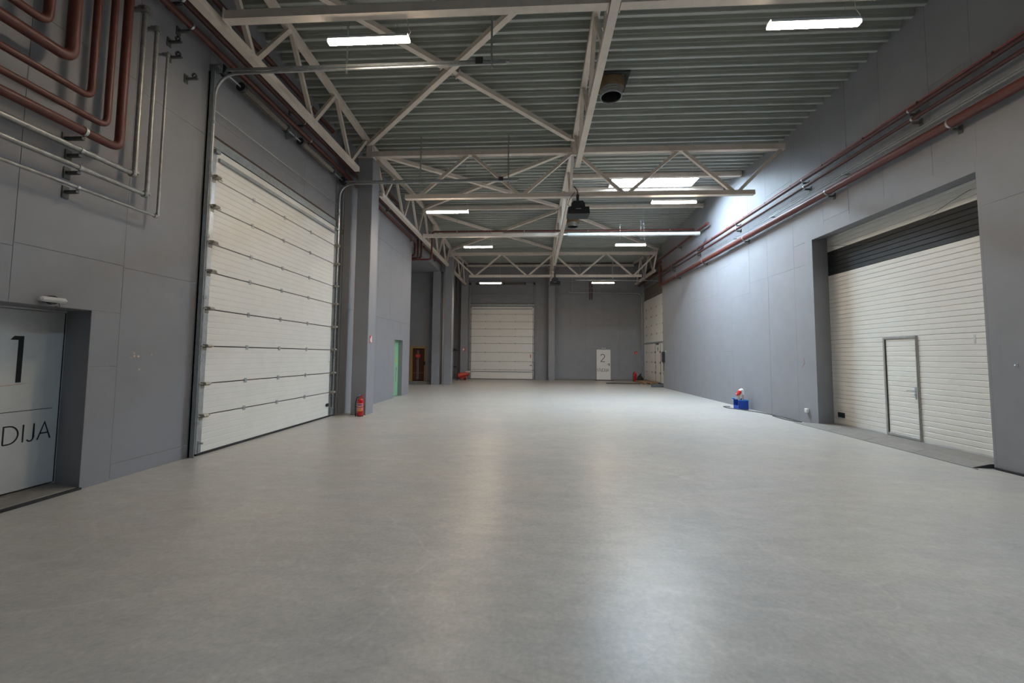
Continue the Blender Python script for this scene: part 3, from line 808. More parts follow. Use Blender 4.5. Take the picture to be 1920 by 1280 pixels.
def ribbon(mb, pts, w, fn, d=.0015):
    pts = [Vector((p[0], p[1])) for p in pts]; n = len(pts); L = []; R = []
    for i in range(n):
        t0 = (pts[i] - pts[i - 1]).normalized() if i else None; t1 = (pts[i + 1] - pts[i]).normalized() if i < n - 1 else None
        t = (t0 + t1).normalized() if t0 is not None and t1 is not None else (t0 or t1)
        k = 1.0
        if t0 is not None and t1 is not None: k = 1 / max(.45, math.sqrt(max(0, (1 + t0.dot(t1)) / 2)))
        nn = Vector((-t.y, t.x)) * w / 2 * k; L.append(pts[i] + nn); R.append(pts[i] - nn)
    vs = [fn(p.x, p.y, 0) for p in L] + [fn(p.x, p.y, 0) for p in R] + [fn(p.x, p.y, d) for p in L] + [fn(p.x, p.y, d) for p in R]
    fs = []
    for i in range(n - 1):
        fs += [(i, i + 1, n + i + 1, n + i), (2 * n + i, 3 * n + i, 3 * n + i + 1, 2 * n + i + 1), (i, 2 * n + i, 2 * n + i + 1, i + 1), (n + i, n + i + 1, 3 * n + i + 1, 3 * n + i)]
    fs += [(0, n, 3 * n, 2 * n), (n - 1, 3 * n - 1, 4 * n - 1, 2 * n - 1)]
    mb.add(vs, fs)
def word(text, height, stroke, fn, gap, width):
    total = sum(GLYPH[c][1] for c in text) + gap * (len(text) - 1)
    sx = width / total; x = 0; outs = []
    for c in text:
        mb = MB(); st, adv = GLYPH[c]
        for s in st: ribbon(mb, [(x * sx + p[0] * sx, p[1] * height) for p in s], stroke, fn)
        outs.append(mb); x += adv + gap
    return outs

# studio door 1 in the left wall
def door_one():
    r = thing('door_1', (-5.88, 4.3, 0), 'pale studio door numbered 1 in a recess of the left wall', 'door', kind='structure')
    X = -5.87
    obj('leaf', MB().box(X - .05, X, 3.8, 4.805, .045, 2.11, .004), 'door_white', r)
    fm = MB().box(X - .08, X + .012, 4.812, 4.86, 0, 2.16, .004).box(X - .08, X + .012, 3.74, 3.795, 0, 2.16, .004).box(X - .08, X + .012, 3.795, 4.812, 2.115, 2.16, .004)
    obj('frame', fm, 'door_white', r)
    obj('gap_seal', MB().box(X - .03, X + .004, 4.806, 4.812, .045, 2.112), 'rubber', r)
    rv = MB()
    # flared jamb, head and near jamb
    rv.add([(XL - .004, 4.68, 0), (X - .05, 4.83, 0), (X - .05, 4.83, 2.16), (XL - .004, 4.68, 2.135), (XL - .004, 4.95, 0), (X - .05, 4.95, 0), (X - .05, 4.95, 2.3), (XL - .004, 4.95, 2.3)],
           [(0, 1, 2, 3), (4, 7, 6, 5), (0, 4, 5, 1), (3, 2, 6, 7), (0, 3, 7, 4), (1, 5, 6, 2)])
    rv.box(X - .05, XL - .004, 3.5, 4.83, 2.135, 2.3); rv.box(X - .05, XL - .004, 3.5, 3.72, 0, 2.2)
    obj('jamb', rv, 'wall_paint', r)
    obj('back_board', MB().box(X - .2, X - .09, 3.4, 5.0, 0, 2.4), 'wall_core', r)
    obj('threshold', MB().box(X - .05, XL - .03, 3.72, 4.8, 0, .03, .006), 'step_concrete', r)
    obj('threshold_edge', MB().box(XL - .03, XL + .03, 3.72, 4.69, 0, .022, .004), 'rubber', r)
    fn = lambda a, b, d: (X + .0005 + d, 3.89 + a, .585 + b)
    for m in word('STUDIJA', .2, .015, fn, .2, .85): obj('letter', m, 'ink', r)
    obj('rule_line', MB().box(X, X + .002, 3.89, 4.735, .942, .949), 'ink', r)
    n1 = MB().prism([(4.355, 1.275), (4.405, 1.275), (4.405, 1.805), (4.315, 1.805), (4.28, 1.76), (4.355, 1.76)], lambda a, b, t: (t, a, b), X, X + .002)
    obj('number', n1, 'ink', r)
    obj('stain', MB().prism([(4.2, 1.236), (4.4, 1.25), (4.5, 1.262), (4.4, 1.258), (4.2, 1.246)], lambda a, b, t: (t, a, b), X, X + .0008), 'paint_chip', r)
door_one()
def lamp_bar(name, loc, rotz, label, L=.3):
    r = thing(name, loc, label, 'lamp', 'small lamps above the studio doors', rotz)
    P = lambda n, mb, m, s=False: obj(n, mb, m, r, s, world_space=False)
    P('bracket', MB().box(-.07, .05, 0, .05, -.03, .035, .012).lathe([(.001, .03), (.05, .03), (.05, .07), (.001, .07)], (-.02, 0, 0), 14, (0, 1, 0)), 'black_plastic')
    P('lens', MB().box(-L / 2, L / 2, .05, .12, -.028, .028, .02), 'white_enamel')
    P('cable', MB().tube([(-.11, .01, .0), (-.13, .012, -.05), (-.11, .012, -.09), (-.09, .01, -.06)], .004, 5), 'cable_grey')
lamp_bar('door_lamp', (XL, 4.2, 2.2), -math.pi / 2, 'small white bar lamp on a black bracket above studio door 1', .26)

# studio door 2 in the back wall
def door_two():
    Y = YB - .02
    r = thing('door_2', (4.8, YB, 0), 'white studio door numbered 2 in the far end wall', 'door', kind='structure')
    obj('leaf', MB().box(4.3, 5.24, Y - .01, Y + .04, .05, 2.1, .004), 'gate_white', r)
    obj('frame', MB().box(4.24, 4.3, Y - .03, Y + .05, 0, 2.16, .004).box(5.24, 5.36, Y - .03, Y + .05, 0, 2.16, .004).box(4.3, 5.24, Y - .03, Y + .05, 2.1, 2.16, .004), 'wall_paint', r)
    obj('back_board', MB().box(4.2, 5.4, Y + .06, Y + .1, 0, 2.2), 'wall_core', r)
    obj('threshold', MB().box(4.2, 5.45, Y - .14, Y + .04, 0, .045, .006), 'brown_seal', r)
    fn = lambda a, b, d: (4.33 + a, Y - .0105 - d, .61 + b)
    for m in word('STUDIJA', .2, .02, fn, .17, .8): obj('letter', m, 'ink', r)
    fn2 = lambda a, b, d: (4.57 + a, Y - .0105 - d, 1.28 + b)
    for m in word('2', .5, .04, fn2, .1, .3): obj('number', m, 'ink', r)
    obj('rule_line', MB().box(4.33, 5.13, Y - .0125, Y - .0105, .975, .985), 'fitting_grey', r)
    obj('handle', MB().box(5.13, 5.17, Y - .03, Y - .01, .98, 1.18, .004).box(5.02, 5.16, Y - .06, Y - .03, 1.09, 1.12, .004), 'black_plastic', r)
door_two()
lamp_bar('door_lamp', (4.78, YB - .002, 2.19), math.pi, 'small white bar lamp above studio door 2', .28)

# green door in a recess
def green_door():
    r = thing('door_3', (-5.6, 15.8, 0), 'green painted door set back in the left wall beyond the column', 'door', kind='structure')
    X = -5.42
    obj('leaf', MB().box(X - .05, X, 15.2, 16.3, .02, 2.16, .004), 'green_paint', r)
    obj('frame', MB().box(X - .05, X + .03, 16.26, 16.33, 0, 2.2, .004).box(X - .05, X + .03, 15.18, 15.24, 0, 2.2, .004).box(X - .05, X + .03, 15.24, 16.26, 2.13, 2.2, .004), 'green_paint', r)
    rv = MB().box(X - .06, XL2 - .012, 16.24, 16.6, 0, 2.4).box(X - .06, XL2 - .01, 15.0, 15.3, 0, 2.4).box(X - .06, XL2 - .01, 15.3, 16.24, 2.2, 2.4)
    obj('jamb', rv, 'wall_paint', r)
    obj('handle', MB().box(X, X + .014, 16.0, 16.04, .95, 1.15, .004).box(X + .014, X + .05, 15.92, 16.03, 1.05, 1.075, .004), 'galv_dull', r)
    obj('lock_plate', MB().box(X, X + .008, 15.98, 16.06, 1.35, 1.47, .003), 'label_yellow', r)
    obj('worn_patch', MB().box(X, X + .003, 15.93, 16.0, .55, .95), 'galv_dull', r)
    obj('back_board', MB().box(X - .1, X - .06, 14.9, 16.6, 0, 2.4), 'wall_core', r)
green_door()
# brown double door on the raised step in the recess
def brown_door():
    Y = 22.95
    r = thing('door_4', (-6.5, Y, 0), 'brown double door with a gold wooden frame in the dark left recess', 'door', kind='structure')
    x0, x1 = -7.0, -6.08
    for a, b in ((x0 + .17, -6.555), (-6.53, x1 - .08)):
        lf = obj('leaf', MB().box(a, b, Y + .08, Y + .12, .17, 2.0, .004), 'wood_brown', r)
        obj('kick_strip', MB().box(a + .005, b - .005, Y + .075, Y + .0795, .6, .615), 'wood_gold', lf)
    for x in (-6.575, -6.505): obj('pull_bar', MB().tube([(x, Y + .05, .25), (x, Y + .05, 1.9)], .012, 8).box(x - .01, x + .01, Y + .05, Y + .08, .3, .33).box(x - .01, x + .01, Y + .05, Y + .08, 1.8, 1.83), 'galv', r, True)
    f = MB().box(x0, x0 + .16, Y - .03, Y + .12, .16, 2.12, .005).box(x1 - .07, x1, Y - .03, Y + .12, .16, 2.12, .005).box(x0 + .16, x1 - .07, Y - .03, Y + .12, 2.0, 2.12, .005)
    obj('frame', f, 'wood_gold', r)
    obj('step', MB().box(-7.6, -5.63, Y - .25, Y + .0, 0, .16, .01), 'step_concrete', r)
    obj('notice', MB().box(-6.67, -6.4, Y + .03, Y + .034, 1.48, 1.68), 'sign_red', r)
    obj('notice_text', MB().box(-6.63, -6.45, Y + .027, Y + .0295, 1.59, 1.61).box(-6.62, -6.46, Y + .027, Y + .0295, 1.535, 1.55), 'label_pink', r)
    obj('lock_box', MB().box(x1 - .09, x1 - .01, Y - .06, Y - .03, 1.05, 1.27, .005), 'black_plastic', r)
    obj('back_board', MB().box(-7.1, -6.0, Y + .14, Y + .2, 0, 2.3), 'wall_core', r)
brown_door()

# ---------------------------------------------------------------- pipes
def ring(c, axis, r, w=.03, t=.006):
    return MB().lathe([(r, -w / 2), (r + t, -w / 2), (r + t, w / 2), (r, w / 2)], c, 16, axis)
def pipe(name, pts, r, m, label, group=None, bend=.1, clamps=(), n=12, wall_x=None, clampmat='galv', cat='pipe'):
    t = thing(name, pts[0], label, cat, group)
    obj('pipe_run', MB().tube(rounded(pts, bend, 6), r, n), m, t, smooth=True)
    for c, ax in clamps:
        cl = obj('clamp', ring(c, ax, r), clampmat, t, smooth=True)
        if wall_x is not None and wall_x < -5: wall_x = (XL if c[1] < 10.98 else XL2) + .002
        if wall_x is not None:
            zc = c[2] - r - .015
            obj('bracket', MB().box(min(c[0] - (r if wall_x < c[0] else -r) * 0, wall_x), max(c[0], wall_x), c[1] - .02, c[1] + .02, zc - .035, zc, .003).box(c[0] - .008, c[0] + .008, c[1] - .008, c[1] + .008, zc, c[2] - r + .002), 'bracket_dark', cl)
            s = 1 if wall_x < c[0] else -1
            obj('wall_plate', MB().box(wall_x, wall_x + s * .012, c[1] - .035, c[1] + .035, zc - .09, zc + .05, .002), 'bracket_dark', cl)
    return t
REDS = [((3.843, 5.101), .043, 'dark red L-shaped pipe on left wall, topmost of the five'), ((4.08, 4.878), .058, 'thickest dark red L-shaped pipe on left wall, second from the top'),
        ((4.305, 4.58), .037, 'thin dark red L-shaped pipe on left wall, third from the top'), ((4.495, 4.343), .037, 'thin dark red L-shaped pipe on left wall, fourth from the top'),
        ((4.656, 4.148), .049, 'dark red L-shaped pipe on left wall, lowest of the five, with a clamp')]
for i, ((y, z), r, lab) in enumerate(REDS):
    pipe('red_pipe', [(-5.15, 1.2, z), (-5.15, y, z), (-5.15, y, 7.6)], r, 'red_pipe', lab, 'red L-shaped pipes on the left wall', bend=.07 + r,
         clamps=[((-5.15, 4.26, z), (0, 1, 0))] if i == 4 else [], wall_x=XL)
GREYS = [((4.936, 3.95), 6.227, .032, 'thick galvanised L-shaped pipe on left wall, nearest the red pipes'), ((5.119, 3.742), 6.102, .028, 'galvanised L-shaped pipe on left wall, middle of the three'),
         ((5.296, 3.508), 5.867, .018, 'thinnest galvanised L-shaped pipe on left wall, lowest of the three')]
for (y, z), zt, r, lab in GREYS:
    t = pipe('galvanised_pipe', [(-5.22, 1.2, z), (-5.22, y, z), (-5.22, y, zt), (XL + .005, y, zt)], r, 'galv_pipe', lab, 'galvanised L-shaped pipes on the left wall', bend=.03,
             clamps=[((-5.22, 4.3, z), (0, 1, 0))], wall_x=XL)
    for d, c in (((0, 1, 0), (-5.22, y - .03, z)), ((0, 0, 1), (-5.22, y, z + .03)), ((0, 0, 1), (-5.22, y, zt - .03)), ((1, 0, 0), (-5.27, y, zt))):
        obj('elbow_socket', MB().lathe([(r, -.022), (r * 1.5, -.02), (r * 1.4, .02), (r, .022)], c, 14, d), 'galv_pipe', t, smooth=True)
    obj('elbow', MB().lathe([(.001, -r * 1.5)] + [(r * 1.5 * math.cos(a), r * 1.5 * math.sin(a)) for a in [i * math.pi / 8 for i in range(-3, 4)]] + [(.001, r * 1.5)], (-5.22, y, zt), 14), 'galv_pipe', t, smooth=True)
# empty wall brackets near the gate
for (y, z, lab) in ((5.46, 6.2, 'empty galvanised pipe bracket high on the left wall above its twin'), (5.48, 5.98, 'empty galvanised pipe bracket on left wall, middle of the three'), (5.78, 5.86, 'empty galvanised pipe bracket on left wall nearest the gate')):
    t = thing('pipe_bracket', (XL, y, z), lab, 'bracket', 'empty pipe brackets on the left wall')
    obj('wall_plate', MB().box(XL, XL + .012, y - .035, y + .035, z - .08, z + .05, .002), 'bracket_dark', t)
    obj('arm', MB().box(XL, XL + .2, y - .018, y + .018, z - .03, z + .0, .003), 'bracket_dark', t)
    obj('half_ring', ring((XL + .14, y, z + .035), (0, 1, 0), .03), 'black_metal', t, smooth=True)
# pipe runs along the top of the left wall
pipe('red_pipe', [(XL + .003, 4.93, 6.55), (-5.18, 4.93, 6.55), (-5.18, 17.42, 6.55), (-5.18, 17.42, 5.95), (-6.6, 17.42, 5.95)], .052, 'red_pipe', 'bright red pipe running along the left wall just above the gate springs', 'pipe runs high on the left wall', bend=.16,
     clamps=[((-5.18, y, 6.55), (0, 1, 0)) for y in (5.6, 8.9, 12.5, 16.9)], wall_x=XL + .01)
pipe('red_pipe', [(XL + .003, 4.93, 6.8), (-5.16, 4.93, 6.8), (-5.16, 17.75, 6.8), (-5.16, 17.75, 5.85), (-6.6, 17.75, 5.85)], .046, 'dark_red_pipe', 'dark red pipe running high on the left wall, second from below', 'pipe runs high on the left wall', bend=.16, clamps=[((-5.16, y, 6.8), (0, 1, 0)) for y in (5.4, 8.6, 14)], wall_x=XL + .01)
pipe('red_pipe', [(XL + .003, 4.93, 7.0), (-5.16, 4.93, 7.0), (-5.16, 18.3, 7.0), (-5.16, 18.3, 6.05), (-6.6, 18.3, 6.05)], .046, 'dark_red_pipe', 'dark red pipe running high on the left wall, third from below', 'pipe runs high on the left wall', bend=.16, clamps=[((-5.16, y, 7.0), (0, 1, 0)) for y in (5.3, 8.4, 14)], wall_x=XL + .01)
pipe('red_pipe', [(XL + .003, 4.93, 7.32), (-5.16, 4.93, 7.32), (-5.16, 9.9, 7.32)], .055, 'dark_red_pipe', 'dark red pipe seen between the left truss chords, ending before the column', 'pipe runs high on the left wall', clamps=[((-5.16, 5.5, 7.32), (0, 1, 0)), ((-5.16, 8.8, 7.32), (0, 1, 0))], wall_x=XL)
pipe('red_pipe', [(-5.12, 11.5, 7.3), (-5.12, 15.6, 7.3)], .05, 'dark_red_pipe', 'short dark red pipe high on the left wall beyond the first column', 'pipe runs high on the left wall', clamps=[((-5.12, 12.6, 7.3), (0, 1, 0)), ((-5.12, 14.9, 7.3), (0, 1, 0))], wall_x=XL2)
pipe('red_pipe', [(-5.12, 18.55, 6.65), (-5.12, 22.2, 6.65)], .05, 'red_pipe', 'red pipe on the lintel above the left recess', 'pipe runs high on the left wall', clamps=[((-5.12, 21.0, 6.65), (0, 1, 0))], wall_x=XL2)
# sprinkler main across the hall
sp = pipe('sprinkler_pipe', [(-6.6, 17.42, 5.78), (-4.45, 17.42, 5.78), (-4.45, 17.42, 7.0), (6.72, 17.42, 7.0)], .04, 'red_pipe', 'long thin red sprinkler pipe crossing the hall under the roof', bend=.16)
for x in (-3.35, -.42, 2.3, 5.72):
    h = obj('hanger_rod', MB().tube([(x, 17.42, 7.0), (x, 17.42, deck(17.42))], .005, 6), 'galv_dull', sp)
    obj('hanger_ring', ring((x, 17.42, 7.0), (1, 0, 0), .04, .03), 'galv', h, smooth=True)
# pipes on the right wall
XP = 6.75
pipe('red_pipe', [(XP, 2.0, 5.465), (XP, 22.2, 5.465), (XP, 22.2, 6.5)], .08, 'red_pipe', 'thick bright red pipe along the right wall, lowest of the run', 'pipe runs on the right wall', bend=.12, n=16,
     clamps=[((XP, y, 5.465), (0, 1, 0)) for y in (4.0, 6.85, 9.65, 13.4, 16.6, 19.6)], wall_x=XR - .003)
pipe('red_pipe', [(XP, 2.0, 6.1), (XP, 22.08, 6.1)], .04, 'dark_red_pipe', 'brownish red pipe along the right wall, uppermost of the parallel run', 'pipe runs on the right wall', clamps=[((XP, y, 6.1), (0, 1, 0)) for y in (4.6, 7.55, 10.5, 13.9, 17.2, 20.3)], wall_x=XR - .003)
pipe('red_pipe', [(XP, 2.0, 5.915), (XP, 22.08, 5.915)], .034, 'dark_red_pipe', 'brownish red pipe along the right wall, second from the top', 'pipe runs on the right wall', clamps=[((XP, y, 5.915), (0, 1, 0)) for y in (4.6, 7.5, 10.45, 13.9, 17.2, 20.3)], wall_x=XR - .003)
cd = thing('conduit', (XP, 2, 5.7), 'thin grey cable conduit along the right wall, upper of two', 'conduit', 'grey conduits on the right wall')
obj('conduit_run', MB().tube([(XP + .03, 2, 5.705), (XP + .03, 14.6, 5.705)], .013, 8), 'galv_dull', cd, smooth=True)
for y in (6.4, 9.2, 12.0, 14.2):
    obj('bracket', MB().box(XP, XR, y - .02, y + .02, 5.655, 5.685, .003), 'galv_dull', cd)
cd = thing('conduit', (XP, 2, 5.65), 'thin grey cable conduit along the right wall, lower of two', 'conduit', 'grey conduits on the right wall')
obj('conduit_run', MB().tube([(XP - .01, 2, 5.64), (XP - .01, 14.9, 5.64)], .013, 8), 'galv_dull', cd, smooth=True)
rcab = thing('red_cable', (XP, 2, 6.19), 'thin red cable clipped above the pipes on the right wall', 'cable')
pts = [(XP, 2 + k * .6, 6.175 - (.012 if k % 2 else 0)) for k in range(33)]
obj('cable_run', MB().tube(pts + [(XP, 21.6, 6.15), (XP, 21.6, 6.55), (XP, 22.2, 6.6)], .0075, 6), 'sign_red', rcab)
for k in range(1, 33, 2): obj('clip', MB().box(XP - .012, XP + .012, 2 + k * .6 - .012, 2 + k * .6 + .012, 6.135, 6.18), 'black_plastic', rcab)
pipe('red_pipe', [(XP, 16.1, 6.84), (XP, 22.4, 6.84)], .052, 'red_pipe', 'short red pipe high on the right wall behind the white tube', 'pipe runs on the right wall', clamps=[((XP, 19.4, 6.84), (0, 1, 0))], wall_x=XR - .003)
pipe('red_pipe', [(7.05, 22.6, 6.4), (7.05, 27.9, 6.4)], .07, 'dark_red_pipe', 'dark red pipe in the far right corner below the small truss', 'pipes in the far right corner')
pipe('red_pipe', [(7.1, 22.6, 6.95), (7.1, 27.9, 6.95)], .06, 'dark_red_pipe', 'dark red pipe in the far right corner behind the small truss', 'pipes in the far right corner')
for x, lab in ((3.85, 'short dark red pipe hanging on the back wall, left of the pair'), (4.0, 'short dark red pipe hanging on the back wall, right of the pair')):
    pipe('red_pipe', [(x, YB - .08, 5.5), (x, YB - .08, 6.75)], .028, 'dark_red_pipe', lab, 'short pipes on the back wall', clamps=[((x, YB - .08, 6.3), (0, 0, 1))])

# ---------------------------------------------------------------- lamps
def led(loc, label, L=1.2):
    r = thing('tube_lamp', loc, label, 'lamp', 'suspended tube lamps')
    P = lambda n, mb, m, par=None, s=False: obj(n, mb, m, par or r, s, world_space=False)
    def capsule(rx, rz, z0, L, n=12, ends=4):
        mb = MB(); rings = []
        for i in range(ends + 1):
            a = math.pi / 2 * i / ends; rings.append((-L / 2 + .05 * (1 - math.sin(a)), max(.12, math.sin(a)) if i == 0 else max(.45, math.sin(a))))
        rings += [(-x, s) for x, s in reversed(rings)]
        vs = []; fs = []
        for x, s in rings:
            for k in range(n):
                t = 2 * math.pi * k / n; c, sn = math.cos(t), math.sin(t)
                vs.append((x, rx * s * math.copysign(abs(c) ** .6, c), z0 + rz * s * math.copysign(abs(sn) ** .6, sn)))
        m = len(rings)
        for i in range(m - 1):
            for k in range(n):
                k2 = (k + 1) % n; fs.append((i * n + k, (i + 1) * n + k, (i + 1) * n + k2, i * n + k2))
        fs += [tuple(range(n)), tuple(reversed(range((m - 1) * n, m * n)))]
        return mb.add(vs, fs)
    P('housing', capsule(.056, .026, .026, L - .02), 'fitting_grey', None, True)
    P('diffuser', capsule(.05, .026, -.014, L), 'led', None, True)
    for k in range(5):
        x = -.5 + k * .25
        P('clip', MB().box(x - .02, x + .02, -.054, .054, .012, .03, .003), 'white_enamel')
    h = deck(loc[1]) - loc[2]
    for x in (-.42, .42):
        P('wire', MB().tube([(x, 0, .05), (x, 0, h)], .0022, 5), 'galv')
    P('cord', MB().tube([(.58, 0, .03), (.62, 0, .1), (.57, .01, .2), (.54, 0, .5), (.53, 0, h)], .004, 5), 'white_enamel')
    return r
XL1, XL2_ = -2.43, 3.82
led((XL1, 5.6, 6.22), 'glowing tube lamp at the top left, in front of the spliced brace')
led((XL2_, 5.6, 6.22), 'glowing tube lamp at the top right, nearest the right wall')
led((XL1 - .05, 11.4, 5.73), 'glowing tube lamp under the first cross truss, left of the mid truss')
led((XL2_ + .05, 11.4, 5.93), 'glowing tube lamp under the first cross truss, below the skylight')
led((XL1 + .08, 16.95, 6.2), 'glowing tube lamp on the left behind the red sprinkler pipe')
led((XL2_ + .12, 16.8, 6.2), 'glowing tube lamp on the right below the white tube')
led((XL1, 22.75, 5.7), 'glowing tube lamp in front of the far end gate')
led((XL2_, 22.75, 5.7), 'glowing tube lamp above studio door 2')

# ---------------------------------------------------------------- ducts and hanging units
def duct(x, y, zb, r, label):
    t = thing('duct_stub', (x, y, zb), label, 'duct', 'open duct stubs in the roof')
    zt = deck(y) + .03
    prof = [(r - .012, .36), (r - .012, 0), (r, 0)]
    prof += [(r + (.008 if k % 3 == 1 else 0), .02 + k * .02) for k in range(13)] + [(r, .36)]
    obj('spiral_duct', MB().lathe(prof, (x, y, zb), 28), 'galv', t, smooth=True)
    inner = [(r - .013 - (.008 if k % 2 else 0), .03 + k * .03) for k in range(12)] + [(.001, .4)]
    obj('duct_inside', MB().lathe(inner, (x, y, zb), 24), 'black_metal', t, smooth=True)
    obj('insulation_wrap', MB().lathe([(r + .002, .18), (r + .045, .17), (r + .055, .3), (r + .05, zt - zb), (r, zt - zb)], (x, y, zb), 24), 'insulation', t, smooth=True)
    rr = r + .12
    c = MB()
    for a, b, cc, d in ((-rr, -r - .03, -rr, rr), (r + .03, rr, -rr, rr), (-r - .03, r + .03, -rr, -r - .03), (-r - .03, r + .03, r + .03, rr)):
        c.box(x + a, x + b, y + cc, y + d, deck(y) - .01, deck(y) + .02)
    obj('cut_edge', c, 'rubber', t)
duct(1.71, 8.98, 7.43, .235, 'open galvanised duct stub with brown insulation, nearer one beside the mid truss')
duct(1.72, 18.2, 7.4, .24, 'open galvanised duct stub behind the near black unit, the farther one')
def hanging_unit(loc, label):
    r = thing('projector', loc, label, 'projector', 'black units hanging from the cross trusses')
    P = lambda n, mb, m, par=None, s=False: obj(n, mb, m, par or r, s, world_space=False)
    # loc = bottom centre of the body
    P('body', MB().prism([(-.2, .18), (.2, .18), (.17, .34), (.12, .4), (-.12, .4), (-.17, .34)], lambda a, b, t: (a, t, b), -.16, .2), 'black_plastic')
    h = P('hood', MB().add([(-.29, -.3, .0), (.29, -.3, .0), (.29, .22, .02), (-.29, .22, .02), (-.275, -.28, .19), (.275, -.28, .19), (.275, .22, .21), (-.275, .22, .21)],
        [(0, 3, 2, 1), (4, 5, 6, 7), (0, 1, 5, 4), (1, 2, 6, 5), (2, 3, 7, 6), (3, 0, 4, 7)]), 'black_plastic')
    P('lens_opening', MB().box(-.21, .21, -.312, -.295, -.01, .1, .01), 'ink', h)
    P('logo', MB().box(-.075, -.055, -.294, -.29, .125, .14).box(-.045, -.02, -.294, -.29, .128, .14).box(-.01, .02, -.294, -.29, .126, .141).box(.03, .06, -.294, -.29, .128, .142), 'fitting_grey', h)
    P('neck', MB().tube([(0, 0, .38), (0, 0, .62)], .04, 12), 'black_metal', None, True)
    P('hook', MB().tube(rounded([(0, 0, .6), (0, 0, .72), (-.05, 0, .8), (-.1, 0, .86)], .05, 4), .014, 8), 'black_metal', None, True)
    P('cable', MB().tube([(-.16, .05, .3), (-.27, .05, .36), (-.22, .03, .5), (-.07, .02, .72)], .008, 6), 'rubber')
    return r
u1 = hanging_unit((1.18, T2 - .12, 5.4), 'black projector-like unit hanging below the first cross truss')
dup(u1, (1.16, T3 - .1, 5.52), 'black projector-like unit hanging below the second cross truss')

# ---------------------------------------------------------------- signs and small wall things
def sign(name, loc, rotz, w, h, m1, label, inner=None, cat='sign'):
    r = thing(name, loc, label, cat, rotz=rotz)
    obj('plate', MB().box(-w / 2, w / 2, 0, .006, -h / 2, h / 2, .001), m1, r, world_space=False)
    if inner:
        for k, (a, b, c, d, m) in enumerate(inner): obj('pictogram', MB().box(a, b, .006, .0075, c, d), m, r, world_space=False)
    return r
sign('fire_sign', (-4.5, 11.12, 2.05), -math.pi / 2, .14, .2, 'sign_red', 'small red and white fire sign on the side of the first column', [(-.06, -.005, -.085, .085, 'sign_white'), (.02, .05, -.07, .03, 'sign_white')])
sign('fire_sign', (-4.72, 27.745, 2.03), math.pi, .18, .22, 'sign_red', 'small red and white fire sign on the column left of the end gate', [(-.03, .03, -.07, .08, 'sign_white'), (.045, .08, -.09, .06, 'sign_white')])
sign('fire_sign', (6.95, YB - .003, 1.9), math.pi, .18, .18, 'sign_red', 'small red fire sign on the back wall above the black bag', [(-.06, .02, -.06, .02, 'label_pink')])
sign('exit_sign', (XR - .001, 21.95, 1.93), math.pi / 2, .24, .15, 'sign_green', 'small green and white exit sign at the far end of the right wall', [(-.09, .02, -.05, .05, 'sign_white')])
t = thing('control_box', (XR, 22.15, 1.45), 'black gate control box with an orange button at the end of the right wall', 'control box')
obj('housing', MB().box(XR - .11, XR - .002, 22.05, 22.3, 1.36, 1.9, .01), 'black_plastic', t)
obj('button', MB().lathe([(.001, .02), (.03, .02), (.035, 0), (.001, 0)], (XR - .11, 22.15, 1.55), 12, (-1, 0, 0)), 'connector_red', t, smooth=True)
obj('cable', MB().tube([(XR - .04, 22.18, 1.36), (XR - .035, 22.2, 1.1), (XR - .03, 22.18, .9)], .012, 6), 'rubber', t)
t = thing('junction_box', (XR, 10.87, .29), 'small white socket box low on the right wall beside the gate', 'socket')
obj('housing', MB().box(XR - .06, XR - .002, 10.8, 10.9, .27, .37, .008), 'sign_white', t)
obj('cover', MB().box(XR - .068, XR - .06, 10.81, 10.89, .28, .36, .004), 'fitting_grey', t)
t = thing('wall_hook', (XR, 6.3, 1.56), 'small steel hook on the right wall nearest the camera', 'hook')
obj('plate', MB().box(XR - .006, XR - .001, 6.28, 6.31, 1.54, 1.58), 'galv', t)
obj('hook_wire', MB().tube([(XR - .006, 6.295, 1.57), (XR - .03, 6.295, 1.57), (XR - .04, 6.295, 1.55), (XR - .03, 6.295, 1.54)], .004, 6), 'galv', t)
t = thing('red_scribble', (XR - .003, 11.0, 1.5), 'thin red pen scribble on the right wall', 'marking')
obj('stroke', MB().tube([(XR - .003, 10.92 + .02 * math.sin(k * 1.1), 1.62 - k * .022 + .01 * math.cos(k * 2)) for k in range(7)] + [(XR - .003, 10.98, 1.42), (XR - .003, 11.05, 1.4)], .003, 4), 'sign_red', t)
t = thing('wall_conduit', (XL, 10.86, 0), 'vertical grey conduit pipe between the left gate and first column', 'pipe')
obj('pipe_run', MB().tube([(XL + .06, 10.9, .0), (XL + .06, 10.9, 6.2)], .035, 10), 'column_paint', t, smooth=True)
for z in (1, 3, 5): obj('clip', ring((XL + .06, 10.9, z), (0, 0, 1), .035), 'galv_dull', t, smooth=True)

